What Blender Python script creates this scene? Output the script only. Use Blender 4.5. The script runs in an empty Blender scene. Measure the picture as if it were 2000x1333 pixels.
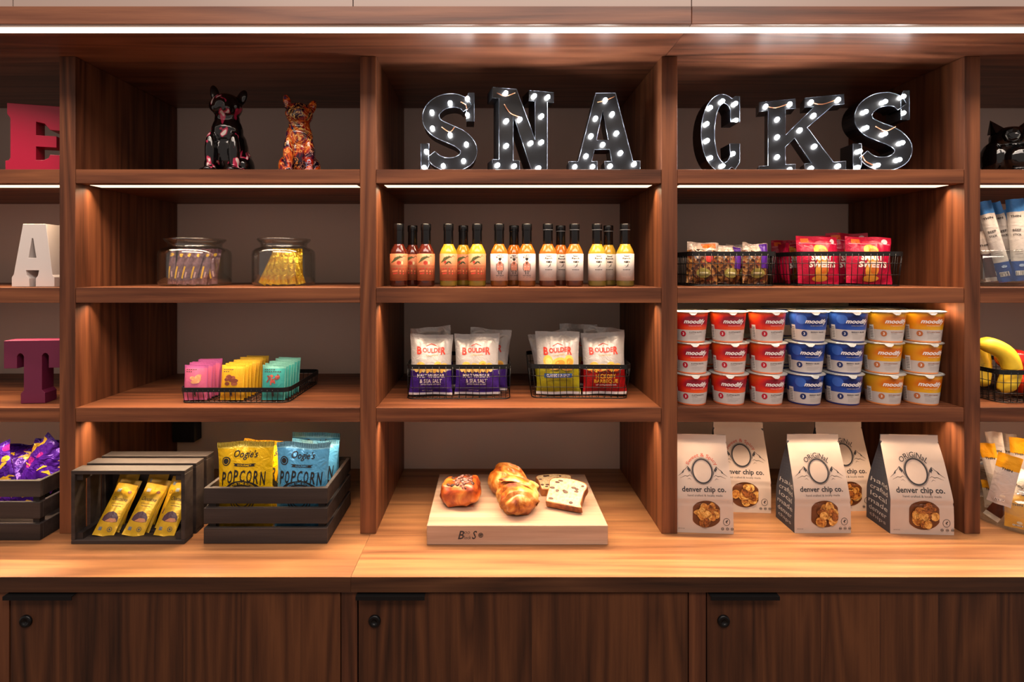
import bpy, math, random
from mathutils import Matrix, Vector, noise as mnoise

# ------------------------------------------------------------------ camera, world, lights
scene = bpy.context.scene
COL = scene.collection
PI = math.pi
FPX = 1017.0           # focal length in pixels of the 2000x1333 frame
CY, CZ = -1.38, 1.62   # camera depth and height

cam_data = bpy.data.cameras.new('camera')
cam_data.sensor_width = 36.0
cam_data.lens = 36.0 * FPX / 2000.0
cam_data.shift_x = 0.0205
cam_data.shift_y = -0.07125
cam_data.clip_start = 0.05
cam = bpy.data.objects.new('camera', cam_data)
cam.location = (0, CY, CZ)
cam.rotation_euler = (PI / 2, 0, 0)
COL.objects.link(cam)
scene.camera = cam

scene.view_settings.view_transform = 'Standard'
scene.view_settings.look = 'None'
scene.view_settings.gamma = 1.0
scene.view_settings.use_curve_mapping = False
scene.view_settings.exposure = 0.0

world = bpy.data.worlds.new('room_light')
scene.world = world
world.use_nodes = True
world.node_tree.nodes['Background'].inputs[0].default_value = (1.0, 0.82, 0.73, 1)
world.node_tree.nodes['Background'].inputs[1].default_value = 0.40

LED_COL = (1.0, 0.70, 0.43)
LED_TOP_COL = (1.0, 0.80, 0.64)


def area(name, loc, rot, sx, sy, power, color, spread=PI):
    d = bpy.data.lights.new(name, 'AREA')
    d.shape = 'RECTANGLE'
    d.size, d.size_y = sx, sy
    d.energy, d.color, d.spread = power, color, spread
    o = bpy.data.objects.new(name, d)
    o.location, o.rotation_euler = loc, rot
    COL.objects.link(o)
    return o


# ceiling lights of the room in front of the shelves
area('room_lamp', (0.2, -2.1, 3.7), (math.radians(42), 0, 0), 3.8, 0.9, 92, (1.0, 0.83, 0.72))
# top strip: one long LED under the front of the top board
LEDS = []
LEDS.append(area('top_strip_lamp', (0.0, -0.155, 2.176), (0, 0, 0), 4.1, 0.018, 7.2, LED_TOP_COL, math.radians(118)))
BAYS = [(-1.944, -1.144), (-1.102, -0.347), (-0.305, 0.452), (0.494, 1.255), (1.297, 2.097)]
SHELVES = [(1.845, 1.882), (1.5277, 1.5684), (1.2115, 1.2495)]
for (bx0, bx1) in BAYS:
    for si, (sz0, sz1) in enumerate(SHELVES):
        LEDS.append(area('shelf_strip_lamp', ((bx0 + bx1) / 2, 0.050, sz0 - 0.004), (math.radians(-20), 0, 0), (bx1 - bx0) - 0.02,
                         0.012, [3.8, 3.4, 3.3][si], LED_COL, math.radians(122)))


def X(px, Z):
    return (px - 959.0) * Z / FPX


def H(py, Z):
    return CZ - (py - 524.0) * Z / FPX


# ------------------------------------------------------------------ materials
def lin(c):
    if isinstance(c, str):
        c = c.lstrip('#')
        c = [int(c[i:i + 2], 16) / 255 for i in (0, 2, 4)]
        c = [x / 12.92 if x <= 0.04045 else ((x + 0.055) / 1.055) ** 2.4 for x in c]
    return (c[0], c[1], c[2], 1.0)


_M = {}


def new_mat(name):
    m = bpy.data.materials.new(name)
    m.use_nodes = True
    nt = m.node_tree
    return m, nt, nt.nodes['Principled BSDF']


def col(c, rough=0.5, metal=0.0, coat=0.0, key=''):
    k = ('c', c, rough, metal, coat)
    if k not in _M:
        m, nt, b = new_mat('paint_' + str(c).lstrip('#'))
        b.inputs['Base Color'].default_value = lin(c)
        b.inputs['Roughness'].default_value = rough
        b.inputs['Metallic'].default_value = metal
        b.inputs['Coat Weight'].default_value = coat
        b.inputs['Coat Roughness'].default_value = 0.08
        _M[k] = m
    return _M[k]


def N(nt, t, **kw):
    n = nt.nodes.new(t)
    for k, v in kw.items():
        if k == 'op':
            n.operation = v
        elif hasattr(n, k):
            setattr(n, k, v)
    return n


def ramp(nt, stops, interp='LINEAR'):
    r = nt.nodes.new('ShaderNodeValToRGB')
    r.color_ramp.interpolation = interp
    e = r.color_ramp.elements
    while len(e) < len(stops):
        e.new(0.5)
    for i, (p, c) in enumerate(stops):
        e[i].position = p
        e[i].color = lin(c)
    return r


def wood(name, dark, mid, light, axis='x', rough=0.42, scale=1.0, rings=9.0, spec=0.35, planks=None):
    m, nt, b = new_mat(name)
    L = nt.links.new
    tc = N(nt, 'ShaderNodeTexCoord')
    oi = N(nt, 'ShaderNodeObjectInfo')
    mul = N(nt, 'ShaderNodeVectorMath', op='MULTIPLY_ADD')
    cmb = N(nt, 'ShaderNodeCombineXYZ')
    for i in range(3):
        L(oi.outputs['Random'], cmb.inputs[i])
    L(cmb.outputs[0], mul.inputs[0])
    mul.inputs[1].default_value = (17.0, 29.0, 41.0)
    L(tc.outputs['Object'], mul.inputs[2])
    src = mul.outputs[0]
    if planks:                     # (axis index, width): boards glued side by side, each with its own figure
        sep = N(nt, 'ShaderNodeSeparateXYZ'); L(tc.outputs['Object'], sep.inputs[0])
        d = N(nt, 'ShaderNodeMath', op='DIVIDE'); L(sep.outputs[planks[0]], d.inputs[0]); d.inputs[1].default_value = planks[1]
        fl = N(nt, 'ShaderNodeMath', op='FLOOR'); L(d.outputs[0], fl.inputs[0])
        wn = N(nt, 'ShaderNodeTexWhiteNoise', noise_dimensions='1D'); L(fl.outputs[0], wn.inputs['W'])
        ma = N(nt, 'ShaderNodeVectorMath', op='MULTIPLY_ADD'); L(wn.outputs['Color'], ma.inputs[0])
        ma.inputs[1].default_value = (9, 9, 9); L(src, ma.inputs[2])
        src = ma.outputs[0]
    s_long, s_x = 0.5 * scale, 7.5 * scale
    sc = {'x': (s_long, s_x, s_x), 'y': (s_x, s_long, s_x), 'z': (s_x, s_x, s_long)}[axis]
    mp = N(nt, 'ShaderNodeMapping'); mp.inputs['Scale'].default_value = sc
    L(src, mp.inputs['Vector'])
    n1 = N(nt, 'ShaderNodeTexNoise'); n1.inputs['Scale'].default_value = 1.0
    n1.inputs['Detail'].default_value = 2.0; n1.inputs['Distortion'].default_value = 0.25
    L(mp.outputs[0], n1.inputs['Vector'])
    ml = N(nt, 'ShaderNodeMath', op='MULTIPLY'); L(n1.outputs['Fac'], ml.inputs[0]); ml.inputs[1].default_value = rings
    pp = N(nt, 'ShaderNodeMath', op='PINGPONG'); L(ml.outputs[0], pp.inputs[0]); pp.inputs[1].default_value = 0.5
    # fine fibre
    mp2 = N(nt, 'ShaderNodeMapping'); f = 34
    mp2.inputs['Scale'].default_value = {'x': (3, 90, 90), 'y': (90, 3, 90), 'z': (90, 90, 3)}[axis]
    L(src, mp2.inputs['Vector'])
    n2 = N(nt, 'ShaderNodeTexNoise'); n2.inputs['Scale'].default_value = 1.0; n2.inputs['Detail'].default_value = 4.0
    n2.inputs['Roughness'].default_value = 0.7
    L(mp2.outputs[0], n2.inputs['Vector'])
    # broad tone
    mp3 = N(nt, 'ShaderNodeMapping')
    mp3.inputs['Scale'].default_value = {'x': (.7, 5, 5), 'y': (5, .7, 5), 'z': (5, 5, .7)}[axis]
    L(src, mp3.inputs['Vector'])
    n3 = N(nt, 'ShaderNodeTexNoise'); n3.inputs['Scale'].default_value = 1.0; n3.inputs['Detail'].default_value = 1.0
    L(mp3.outputs[0], n3.inputs['Vector'])
    a1 = N(nt, 'ShaderNodeMath', op='MULTIPLY'); L(pp.outputs[0], a1.inputs[0]); a1.inputs[1].default_value = 0.62
    a2 = N(nt, 'ShaderNodeMath', op='MULTIPLY_ADD'); L(n2.outputs['Fac'], a2.inputs[0]); a2.inputs[1].default_value = 0.62; L(a1.outputs[0], a2.inputs[2])
    a3 = N(nt, 'ShaderNodeMath', op='MULTIPLY_ADD'); L(n3.outputs['Fac'], a3.inputs[0]); a3.inputs[1].default_value = 0.5; L(a2.outputs[0], a3.inputs[2])
    r = ramp(nt, [(0.38, dark), (0.66, mid), (0.98, light)])
    L(a3.outputs[0], r.inputs[0])
    L(r.outputs[0], b.inputs['Base Color'])
    b.inputs['Roughness'].default_value = rough
    b.inputs['Specular IOR Level'].default_value = spec
    bp = N(nt, 'ShaderNodeBump'); bp.inputs['Strength'].default_value = 0.06; bp.inputs['Distance'].default_value = 0.002
    L(n2.outputs['Fac'], bp.inputs['Height']); L(bp.outputs[0], b.inputs['Normal'])
    return m


W_X = wood('walnut_along', '#331b10', '#613824', '#835033', 'x', rough=.48, spec=.25)
W_BOARD = wood('walnut_top_board', '#3d2418', '#6b3f2c', '#8a583e', 'x', rough=0.36, spec=0.5)
W_Y = wood('walnut_deep', '#331b10', '#613824', '#835033', 'y')
W_Z = wood('walnut_upright', '#301a10', '#5d3522', '#7d4c30', 'z', rough=.48, spec=.25)
W_TOP = wood('walnut_counter', '#5c3a25', '#82583a', '#a2744c', 'x', rough=0.36, rings=7, planks=(1, 0.121))
W_DOOR = wood('walnut_door', '#24140d', '#462818', '#613a22', 'z', rough=0.45, planks=(0, 0.134))
W_STILE = wood('walnut_stile', '#2a180f', '#4e2c1c', '#693f27', 'z', rough=.45)
W_EDGE = wood('walnut_edge', '#26160e', '#432819', '#5a3924', 'x', rough=0.45)
BLACK_METAL = col('#17181a', 0.38, 0.5)


def emit(name, c, s):
    m, nt, b = new_mat(name)
    b.inputs['Base Color'].default_value = lin(c)
    b.inputs['Emission Color'].default_value = lin(c)
    b.inputs['Emission Strength'].default_value = s
    return m


# ------------------------------------------------------------------ mesh builder
class MB:
    def __init__(s):
        s.v, s.f, s.m, s.u, s.s, s.mats = [], [], [], [], [], []

    def mi(s, mat):
        if mat not in s.mats:
            s.mats.append(mat)
        return s.mats.index(mat)

    def add(s, vs, fs, mat, uv=None, smooth=False, M=None):
        o = len(s.v)
        if M is not None:
            vs = [M @ Vector(p) for p in vs]
        s.v += [tuple(p) for p in vs]
        s.u += list(uv) if uv else [(0.0, 0.0)] * len(vs)
        k = s.mi(mat)
        for f in fs:
            s.f.append([i + o for i in f]); s.m.append(k); s.s.append(smooth)
        return s

    def box(s, x0, x1, y0, y1, z0, z1, mat, M=None):
        vs = [(x, y, z) for z in (z0, z1) for y in (y0, y1) for x in (x0, x1)]
        fs = [(0, 2, 3, 1), (4, 5, 7, 6), (0, 1, 5, 4), (2, 6, 7, 3), (0, 4, 6, 2), (1, 3, 7, 5)]
        return s.add(vs, fs, mat, None, False, M)

    def rbox(s, x0, x1, y0, y1, z0, z1, b, mat, M=None):
        """box with its edges chamfered by b"""
        vs, fs = [], []
        idx = {}
        for iz, z in enumerate((z0, z1)):
            for iy, y in enumerate((y0, y1)):
                for ix, x in enumerate((x0, x1)):
                    dx, dy, dz = (b, -b)[ix], (b, -b)[iy], (b, -b)[iz]
                    for k, p in enumerate(((x, y + dy, z + dz), (x + dx, y, z + dz), (x + dx, y + dy, z))):
                        idx[(ix, iy, iz, k)] = len(vs); vs.append(p)
        g = lambda *a: idx[a]
        for i, fl in ((0, 1), (1, 0)):
            f = [g(i, 0, 0, 0), g(i, 1, 0, 0), g(i, 1, 1, 0), g(i, 0, 1, 0)]; fs.append(f[::-1] if i == 0 else f)
            f = [g(0, i, 0, 1), g(1, i, 0, 1), g(1, i, 1, 1), g(0, i, 1, 1)]; fs.append(f if i == 0 else f[::-1])
            f = [g(0, 0, i, 2), g(1, 0, i, 2), g(1, 1, i, 2), g(0, 1, i, 2)]; fs.append(f[::-1] if i == 0 else f)
        for a in (0, 1):
            for c in (0, 1):
                fs.append([g(0, a, c, 1), g(1, a, c, 1), g(1, a, c, 2), g(0, a, c, 2)])
                fs.append([g(a, 0, c, 0), g(a, 1, c, 0), g(a, 1, c, 2), g(a, 0, c, 2)])
                fs.append([g(a, c, 0, 0), g(a, c, 1, 0), g(a, c, 1, 1), g(a, c, 0, 1)])
                for d in (0, 1):
                    fs.append([g(a, c, d, 0), g(a, c, d, 1), g(a, c, d, 2)])
        return s.add(vs, fs, mat, None, False, M)

    def tube(s, pts, r, mat, n=6, closed=False, M=None):
        pts = [Vector(p) for p in pts]
        vs, fs = [], []
        K = len(pts)
        up = None
        for i, p in enumerate(pts):
            a = pts[i - 1] if (i > 0 or closed) else p
            c = pts[(i + 1) % K] if (i < K - 1 or closed) else p
            t = (c - a).normalized() if (c - a).length > 1e-9 else Vector((0, 0, 1))
            if up is None:
                up = Vector((0, 0, 1)) if abs(t.z) < 0.9 else Vector((1, 0, 0))
            e1 = t.cross(up)
            if e1.length < 1e-6:
                e1 = t.cross(Vector((0.3, 1, 0.1)))
            e1.normalize(); e2 = t.cross(e1).normalized(); up = -e2 if False else e2.cross(t) * 0 + up
            rr = r[i] if isinstance(r, (list, tuple)) else r
            for k in range(n):
                an = 2 * PI * k / n
                vs.append(p + (e1 * math.cos(an) + e2 * math.sin(an)) * rr)
        for i in range(K if closed else K - 1):
            j = (i + 1) % K
            for k in range(n):
                l = (k + 1) % n
                fs.append((i * n + k, i * n + l, j * n + l, j * n + k))
        if not closed:
            fs.append(list(range(n))[::-1]); fs.append([(K - 1) * n + k for k in range(n)])
        return s.add(vs, fs, mat, None, True, M)

    def lathe(s, prof, mat, n=32, M=None, a0=0.0, a1=2 * PI, smooth=True):
        vs, fs, uv = [], [], []
        full = abs(a1 - a0 - 2 * PI) < 1e-6
        cols = n if full else n + 1
        K = len(prof)
        for i, (r, z) in enumerate(prof):
            for k in range(cols):
                a = a0 + (a1 - a0) * k / n
                vs.append((r * math.cos(a), r * math.sin(a), z)); uv.append((k / n, i / max(1, K - 1)))
        for i in range(K - 1):
            for k in range(n):
                l = (k + 1) % cols if full else k + 1
                fs.append((i * cols + k, i * cols + l, (i + 1) * cols + l, (i + 1) * cols + k))
        return s.add(vs, fs, mat, uv, smooth, M)

    def grid(s, fn, nu, nv, mat, smooth=True, M=None, wrap=False, flip=False):
        """fn(u, v) -> point, u and v in 0..1"""
        vs, fs, uv = [], [], []
        cu = nu if wrap else nu + 1
        for j in range(nv + 1):
            for i in range(cu):
                vs.append(fn(i / nu, j / nv)); uv.append((i / nu, j / nv))
        for j in range(nv):
            for i in range(nu):
                l = (i + 1) % cu
                q = (j * cu + i, j * cu + l, (j + 1) * cu + l, (j + 1) * cu + i)
                fs.append(q[::-1] if flip else q)
        return s.add(vs, fs, mat, uv, smooth, M)

    def ellipsoid(s, c, r, mat, n=16, M=None):
        def fn(u, v):
            a, b = 2 * PI * u, PI * (v - 0.5)
            return (c[0] + r[0] * math.cos(b) * math.cos(a), c[1] + r[1] * math.cos(b) * math.sin(a), c[2] + r[2] * math.sin(b))
        return s.grid(fn, n, max(6, n // 2), mat, True, M, wrap=True)

    def geo(s, g, fn, mat, maxlen=0.0, smooth=False):
        """flat triangles (pts2d, tris) laid on a surface by fn(x, y)"""
        pts, tris = g
        if maxlen > 0:
            pts, tris = subdiv(pts, tris, maxlen)
        return s.add([fn(x, y) for x, y in pts], tris, mat, None, smooth)

    def text(s, txt, fn, cx, cy, w, h, mat, bold=0.0, shear=0.0, arc=0.0, maxlen=0.008):
        """lettering fitted in a w x h box centred at (cx, cy) of a surface; arc bends it upwards (radius)"""
        pts, tris = text_geo(txt, bold, shear)
        pts = [((x - 0.5) * w, (y - 0.5) * h) for x, y in pts]
        if maxlen:
            pts, tris = subdiv(pts, tris, maxlen)
        if arc:
            pts = [((arc + y) * math.sin(x / arc), (arc + y) * math.cos(x / arc) - arc) for x, y in pts]
        return s.add([fn(cx + x, cy + y) for x, y in pts], tris, mat)

    def poly(s, pts, fn, mat, maxlen=0.01):
        """filled convex-ish polygon on a surface (fan from its centre)"""
        n = len(pts)
        cx = sum(p[0] for p in pts) / n; cy = sum(p[1] for p in pts) / n
        P = [(cx, cy)] + list(pts)
        T = [(0, 1 + i, 1 + (i + 1) % n) for i in range(n)]
        return s.geo((P, T), fn, mat, maxlen)

    def line(s, pts, w, fn, mat, closed=False, maxlen=0.01):
        """stroke of width w through 2D points, laid on a surface"""
        P, T = [], []
        K = len(pts)
        for i in range(K):
            a = pts[i - 1] if (i > 0 or closed) else pts[i]
            c = pts[(i + 1) % K] if (i < K - 1 or closed) else pts[i]
            dx, dy = c[0] - a[0], c[1] - a[1]
            l = math.hypot(dx, dy) or 1.0
            ww = w[i] if isinstance(w, (list, tuple)) else w
            P.append((pts[i][0] - dy / l * ww / 2, pts[i][1] + dx / l * ww / 2))
            P.append((pts[i][0] + dy / l * ww / 2, pts[i][1] - dx / l * ww / 2))
        for i in range(K if closed else K - 1):
            j = (i + 1) % K
            T += [(2 * i, 2 * i + 1, 2 * j + 1), (2 * i, 2 * j + 1, 2 * j)]
        return s.geo((P, T), fn, mat, maxlen)

    def ellipse(s, cx, cy, rx, ry, fn, mat, n=24, maxlen=0.012):
        return s.poly([(cx + rx * math.cos(2 * PI * k / n), cy + ry * math.sin(2 * PI * k / n)) for k in range(n)], fn, mat, maxlen)

    def prism(s, outlines, depth, mat, M=None, bevel=0.0):
        """extruded outline(s) in the XZ plane, front face at y=0, going back to y=depth"""
        vs, fs = prism_geo(outlines, depth, bevel)
        return s.add(vs, fs, mat, None, False, M)

    def build(s, name, parent=None, loc=None, rot=None, bevel=0.0, seg=2):
        me = bpy.data.meshes.new(name)
        me.from_pydata(s.v, [], s.f)
        for m in s.mats:
            me.materials.append(m)
        me.polygons.foreach_set('material_index', s.m)
        me.polygons.foreach_set('use_smooth', s.s)
        if any(u != (0.0, 0.0) for u in s.u):
            ul = me.uv_layers.new(name='UVMap')
            idx = [0] * len(me.loops)
            me.loops.foreach_get('vertex_index', idx)
            fl = []
            for i in idx:
                fl += s.u[i]
            ul.data.foreach_set('uv', fl)
        me.validate()
        me.update()
        o = bpy.data.objects.new(name, me)
        COL.objects.link(o)
        if parent is not None:
            o.parent = parent
        if loc is not None:
            o.location = loc
        if rot is not None:
            o.rotation_euler = rot
        if bevel:
            md = o.modifiers.new('edge', 'BEVEL'); md.width = bevel; md.segments = seg; md.limit_method = 'ANGLE'
        return o


def subdiv(pts, tris, ml):
    pts = list(pts); ml2 = ml * ml
    out, stack = [], [tuple(t) for t in tris]
    cache = {}
    while stack:
        t = stack.pop()
        if len(t) == 4:
            stack += [(t[0], t[1], t[2]), (t[0], t[2], t[3])]
            continue
        ls = []
        for i in range(3):
            a, b = pts[t[i]], pts[t[(i + 1) % 3]]
            ls.append((a[0] - b[0]) ** 2 + (a[1] - b[1]) ** 2)
        k = ls.index(max(ls))
        if ls[k] <= ml2 or len(out) > 12000:
            out.append(t)
            continue
        a, b, c = t[k], t[(k + 1) % 3], t[(k + 2) % 3]
        key = (min(a, b), max(a, b))
        if key not in cache:
            cache[key] = len(pts)
            pts.append(((pts[a][0] + pts[b][0]) / 2, (pts[a][1] + pts[b][1]) / 2))
        mdx = cache[key]
        stack += [(a, mdx, c), (mdx, b, c)]
    return pts, out


_T = {}


def text_geo(txt, bold=0.0, shear=0.0):
    k = (txt, bold, shear)
    if k not in _T:
        cu = bpy.data.curves.new('lettering', 'FONT')
        cu.body = txt; cu.size = 1.0; cu.resolution_u = 2; cu.offset = bold; cu.shear = shear
        cu.fill_mode = 'FRONT'; cu.dimensions = '2D'
        o = bpy.data.objects.new('lettering', cu)
        COL.objects.link(o)
        dg = bpy.context.evaluated_depsgraph_get()
        me = bpy.data.meshes.new_from_object(o.evaluated_get(dg))
        pts = [(v.co.x, v.co.y) for v in me.vertices]
        tris = []
        for p in me.polygons:
            vv = list(p.vertices)
            for i in range(1, len(vv) - 1):
                tris.append((vv[0], vv[i], vv[i + 1]))
        bpy.data.meshes.remove(me)
        bpy.data.objects.remove(o); bpy.data.curves.remove(cu)
        x0, x1 = min(p[0] for p in pts), max(p[0] for p in pts)
        y0, y1 = min(p[1] for p in pts), max(p[1] for p in pts)
        pts = [((x - x0) / (x1 - x0 or 1), (y - y0) / (y1 - y0 or 1)) for x, y in pts]
        _T[k] = (pts, tris)
    return _T[k]


def prism_geo(outlines, depth, bevel=0.0):
    cu = bpy.data.curves.new('outline', 'CURVE')
    cu.dimensions = '2D'; cu.fill_mode = 'BOTH'; cu.extrude = depth / 2 - bevel; cu.bevel_depth = bevel; cu.bevel_resolution = 1
    cu.offset = -bevel
    for pts in outlines:
        sp = cu.splines.new('POLY'); sp.points.add(len(pts) - 1); sp.use_cyclic_u = True
        for i, (x, y) in enumerate(pts):
            sp.points[i].co = (x, y, 0, 1)
    o = bpy.data.objects.new('outline', cu)
    COL.objects.link(o)
    dg = bpy.context.evaluated_depsgraph_get()
    me = bpy.data.meshes.new_from_object(o.evaluated_get(dg))
    vs = [(v.co.x, depth / 2 - v.co.z, v.co.y) for v in me.vertices]
    fs = [list(p.vertices) for p in me.polygons]
    bpy.data.meshes.remove(me); bpy.data.objects.remove(o); bpy.data.curves.remove(cu)
    return vs, fs


def tag(o, label=None, cat=None, group=None, kind=None):
    if label: o['label'] = label
    if cat: o['category'] = cat
    if group: o['group'] = group
    if kind: o['kind'] = kind
    return o


def thing(name, label, cat, loc=(0, 0, 0), rz=0.0, group=None, rot=None):
    o = bpy.data.objects.new(name, None)
    o.empty_display_size = 0.02
    COL.objects.link(o)
    o.location = loc
    o.rotation_euler = rot if rot else (0, 0, rz)
    return tag(o, label, cat, group)


def dup(root, label, loc, rot, group=None):
    r = root.copy(); COL.objects.link(r)
    r.location = loc; r.rotation_euler = rot
    r['label'] = label
    if group: r['group'] = group
    for ch in list(root.children):
        c = ch.copy(); COL.objects.link(c); c.parent = r
        for g in list(ch.children):
            d = g.copy(); COL.objects.link(d); d.parent = c
    return r


# ------------------------------------------------------------------ the setting
m_wall, nt, b = new_mat('warm_grey_plaster')
tc = N(nt, 'ShaderNodeTexCoord'); ns = N(nt, 'ShaderNodeTexNoise'); ns.inputs['Scale'].default_value = 2.2
r = ramp(nt, [(0.3, '#cdb9ad'), (0.7, '#d5c1b5')])
nt.links.new(tc.outputs['Object'], ns.inputs['Vector']); nt.links.new(ns.outputs['Fac'], r.inputs[0]); nt.links.new(r.outputs[0], b.inputs['Base Color'])
b.inputs['Roughness'].default_value = 0.62
wb = MB(); wb.box(-3.2, 3.2, 0.452, 0.55, 0, 2.9, m_wall)
tag(wb.build('wall_back'), 'warm grey wall seen behind the open shelves', kind='structure')
tile = col('#a8958c', 0.35)
up = MB(); up.box(-3.2, 3.2, -0.14, 0.452, 2.26, 2.9, col('#8e7d75', 0.6))
xs = [X(27, 1.21) - 0.79, X(27, 1.21), X(690, 1.21), X(1350, 1.21), X(1350, 1.21) + 0.79]
xs = [-3.2] + xs + [3.2]
for a, c in zip(xs[:-1], xs[1:]):
    up.box(a + 0.0012, c - 0.0012, -0.172, -0.14, 2.2275, 2.9, tile)
tag(up.build('wall_upper'), 'pale panelled wall above the top board', kind='structure')
fl = MB(); fl.box(-3.2, 3.2, -3.6, 0.55, -0.05, 0.0, col('#5c4a40', 0.5))
tag(fl.build('floor'), 'dark floor in front of the cabinets', kind='structure')

# ------------------------------------------------------------------ shelving
SH = thing('wall_shelving', 'walnut open shelving with four visible uprights and lit shelves standing on the counter', 'shelving', (0, 0.2, 0.915))
SHI = Matrix.Translation((0, -0.2, -0.915))


def shpart(name, mb, bevel=0.0008):
    o = mb.build(name, SH, bevel=bevel, seg=1)
    o.matrix_parent_inverse = SHI
    return o


tb = MB(); tb.box(-2.2, X(1350, 1.2), -0.182, 0.448, 2.182, 2.223, W_BOARD); shpart('top_board', tb)
tb = MB(); tb.box(X(1350, 1.2) + 0.001, 2.2, -0.182, 0.448, 2.182, 2.223, W_BOARD); shpart('top_board', tb)
for (a, c) in [(-1.986, -1.944), (-1.144, -1.102), (-0.347, -0.305), (0.452, 0.494), (1.255, 1.297), (2.097, 2.139)]:
    t = MB(); t.box(a, c, 0.0, 0.448, 0.9155, 2.1815, W_Z); shpart('upright', t)
LED_M = emit('led_strip_warm', (1.0, 0.84, 0.60), 1.5)
LED_T = emit('led_strip_white', (1.0, 0.88, 0.70), 1.7)
for bi, (a, c) in enumerate(BAYS):
    for (z0, z1) in SHELVES:
        t = MB(); t.box(a + 0.0005, c - 0.0005, 0.001, 0.448, z0, z1, W_X); shpart('shelf', t)
        t = MB(); t.box(a + 0.016, c - 0.016, 0.030, 0.072, z0 - 0.0006, z0 - 0.0001, LED_M)
        o = shpart('led_strip', t, 0); o['label'] = 'glowing warm white led strip'
t = MB(); t.box(-2.2, 2.2, -0.167, -0.143, 2.1785, 2.1818, LED_T)
o = shpart('led_strip', t, 0); o['label'] = 'long glowing white led strip'
for l in LEDS:
    l.parent = SH; l.matrix_parent_inverse = SHI

# ------------------------------------------------------------------ counter and cabinets
XS = X(685, 1.187)
for (a, c, lb) in [(-2.3, XS - 0.0004, 'walnut worktop left of the seam, under the slatted crates'),
                   (XS + 0.0004, 2.3, 'walnut worktop right of the seam, under the pastry board')]:
    t = MB()
    t.box(a, c, -0.193, 0.448, 0.8802, 0.915, W_TOP)
    k = t.mi(W_EDGE)
    t.m[2] = k
    o = t.build('countertop')
    tag(o, lb, 'countertop')
LOCKM = col('#0c0d0f', 0.3, 0.4)
CF = -0.186
for i, lb in enumerate(['walnut base cabinet cut by the left picture edge', 'walnut base cabinet under the slatted crates',
                        'walnut base cabinet under the pastry board', 'walnut base cabinet under the paper chip bags']):
    ex = [X(-660, 1.194), X(19, 1.194), X(699, 1.194), X(1380, 1.194)][i]      # door left edge
    dr = [X(-15, 1.194), X(665, 1.194), X(1344, 1.194), X(2022, 1.194)][i]     # door right edge
    sr = [X(18, 1.194), X(698, 1.194), X(1379, 1.194), X(2056, 1.194)][i]      # stile right edge
    c = thing('base_cabinet', lb, 'cabinet', ((ex + sr) / 2, 0.1, 0.0), group='walnut base cabinets')
    ox = (ex + sr) / 2
    t = MB(); t.box(ex - ox + 0.0005, sr - ox - 0.0005, -0.262, 0.345, 0.06, 0.8775, W_DOOR)
    t.box(ex - ox + 0.0005, sr - ox - 0.0005, -0.22, 0.345, 0.0, 0.06, W_DOOR)
    t.build('body', c)
    t = MB(); t.box(dr - ox + 0.002, sr - ox - 0.0005, -0.286, -0.2625, 0.06, 0.8795, W_STILE); t.build('stile', c)
    t = MB(); t.box(ex - ox + 0.0015, dr - ox - 0.0005, -0.286, -0.2625, 0.065, 0.8745, W_DOOR)
    d = t.build('door', c, bevel=0.0008, seg=1)
    hl = ex - ox + 0.0 if i != 3 else ex - ox + 0.004
    t = MB(); x0, x1 = hl - 0.001, hl + 0.155
    t.box(x0, x1, -0.303, -0.27, 0.8748, 0.8765, BLACK_METAL)
    t.box(x0, x1, -0.303, -0.3012, 0.8680, 0.8748, BLACK_METAL)
    h = t.build('handle', d); h['label'] = 'black metal edge pull'
    t = MB(); cx = ex - ox + 0.0385; M = Matrix.Translation((cx, -0.2855, 0.811)) @ Matrix.Rotation(PI / 2, 4, 'X')
    t.lathe([(0, 0.0045), (0.006, 0.0045), (0.0062, 0.0062), (0.0125, 0.0058), (0.014, 0.0035), (0.014, 0.0)], LOCKM, 24, M)
    h = t.build('lock', d); h['label'] = 'round black cam lock'

# ------------------------------------------------------------------ marquee letters spelling SNACKS on the top shelf
Z2, Z3, Z4, ZC = 1.8822, 1.5686, 1.2497, 0.9152
LETTER_BLACK = col('#040508', 0.3, 0.0, 0.0)
LETTER_RIM = col('#5a616c', 0.22, 0.6)
COPPER = col('#b98162', 0.3, 0.7)
BULB = emit('fairy_bulb', (1.0, 0.98, 0.95), 150.0)


def arcpts(cx, cy, rx, ry, a0, a1, n):
    return [(cx + rx * math.cos(math.radians(a0 + (a1 - a0) * i / n)), cy + ry * math.sin(math.radians(a0 + (a1 - a0) * i / n))) for i in range(n + 1)]


def smooth_path(pts, n=6):
    out = []
    K = len(pts)
    for i in range(K - 1):
        p0, p1, p2, p3 = pts[max(0, i - 1)], pts[i], pts[i + 1], pts[min(K - 1, i + 2)]
        for k in range(n):
            t = k / n
            out.append(tuple(0.5 * ((2 * p1[j]) + (-p0[j] + p2[j]) * t + (2 * p0[j] - 5 * p1[j] + 4 * p2[j] - p3[j]) * t * t +
                                    (-p0[j] + 3 * p1[j] - 3 * p2[j] + p3[j]) * t ** 3) for j in range(len(p1))))
    out.append(tuple(pts[-1]))
    return out


def stroke_outline(pts, widths):
    K = len(pts); Lf, Rt = [], []
    for i in range(K):
        a, c = pts[max(0, i - 1)], pts[min(K - 1, i + 1)]
        dx, dy = c[0] - a[0], c[1] - a[1]; l = math.hypot(dx, dy)
        w = widths[i] / 2
        Lf.append((pts[i][0] - dy / l * w, pts[i][1] + dx / l * w)); Rt.append((pts[i][0] + dy / l * w, pts[i][1] - dx / l * w))
    return Lf + Rt[::-1]


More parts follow.
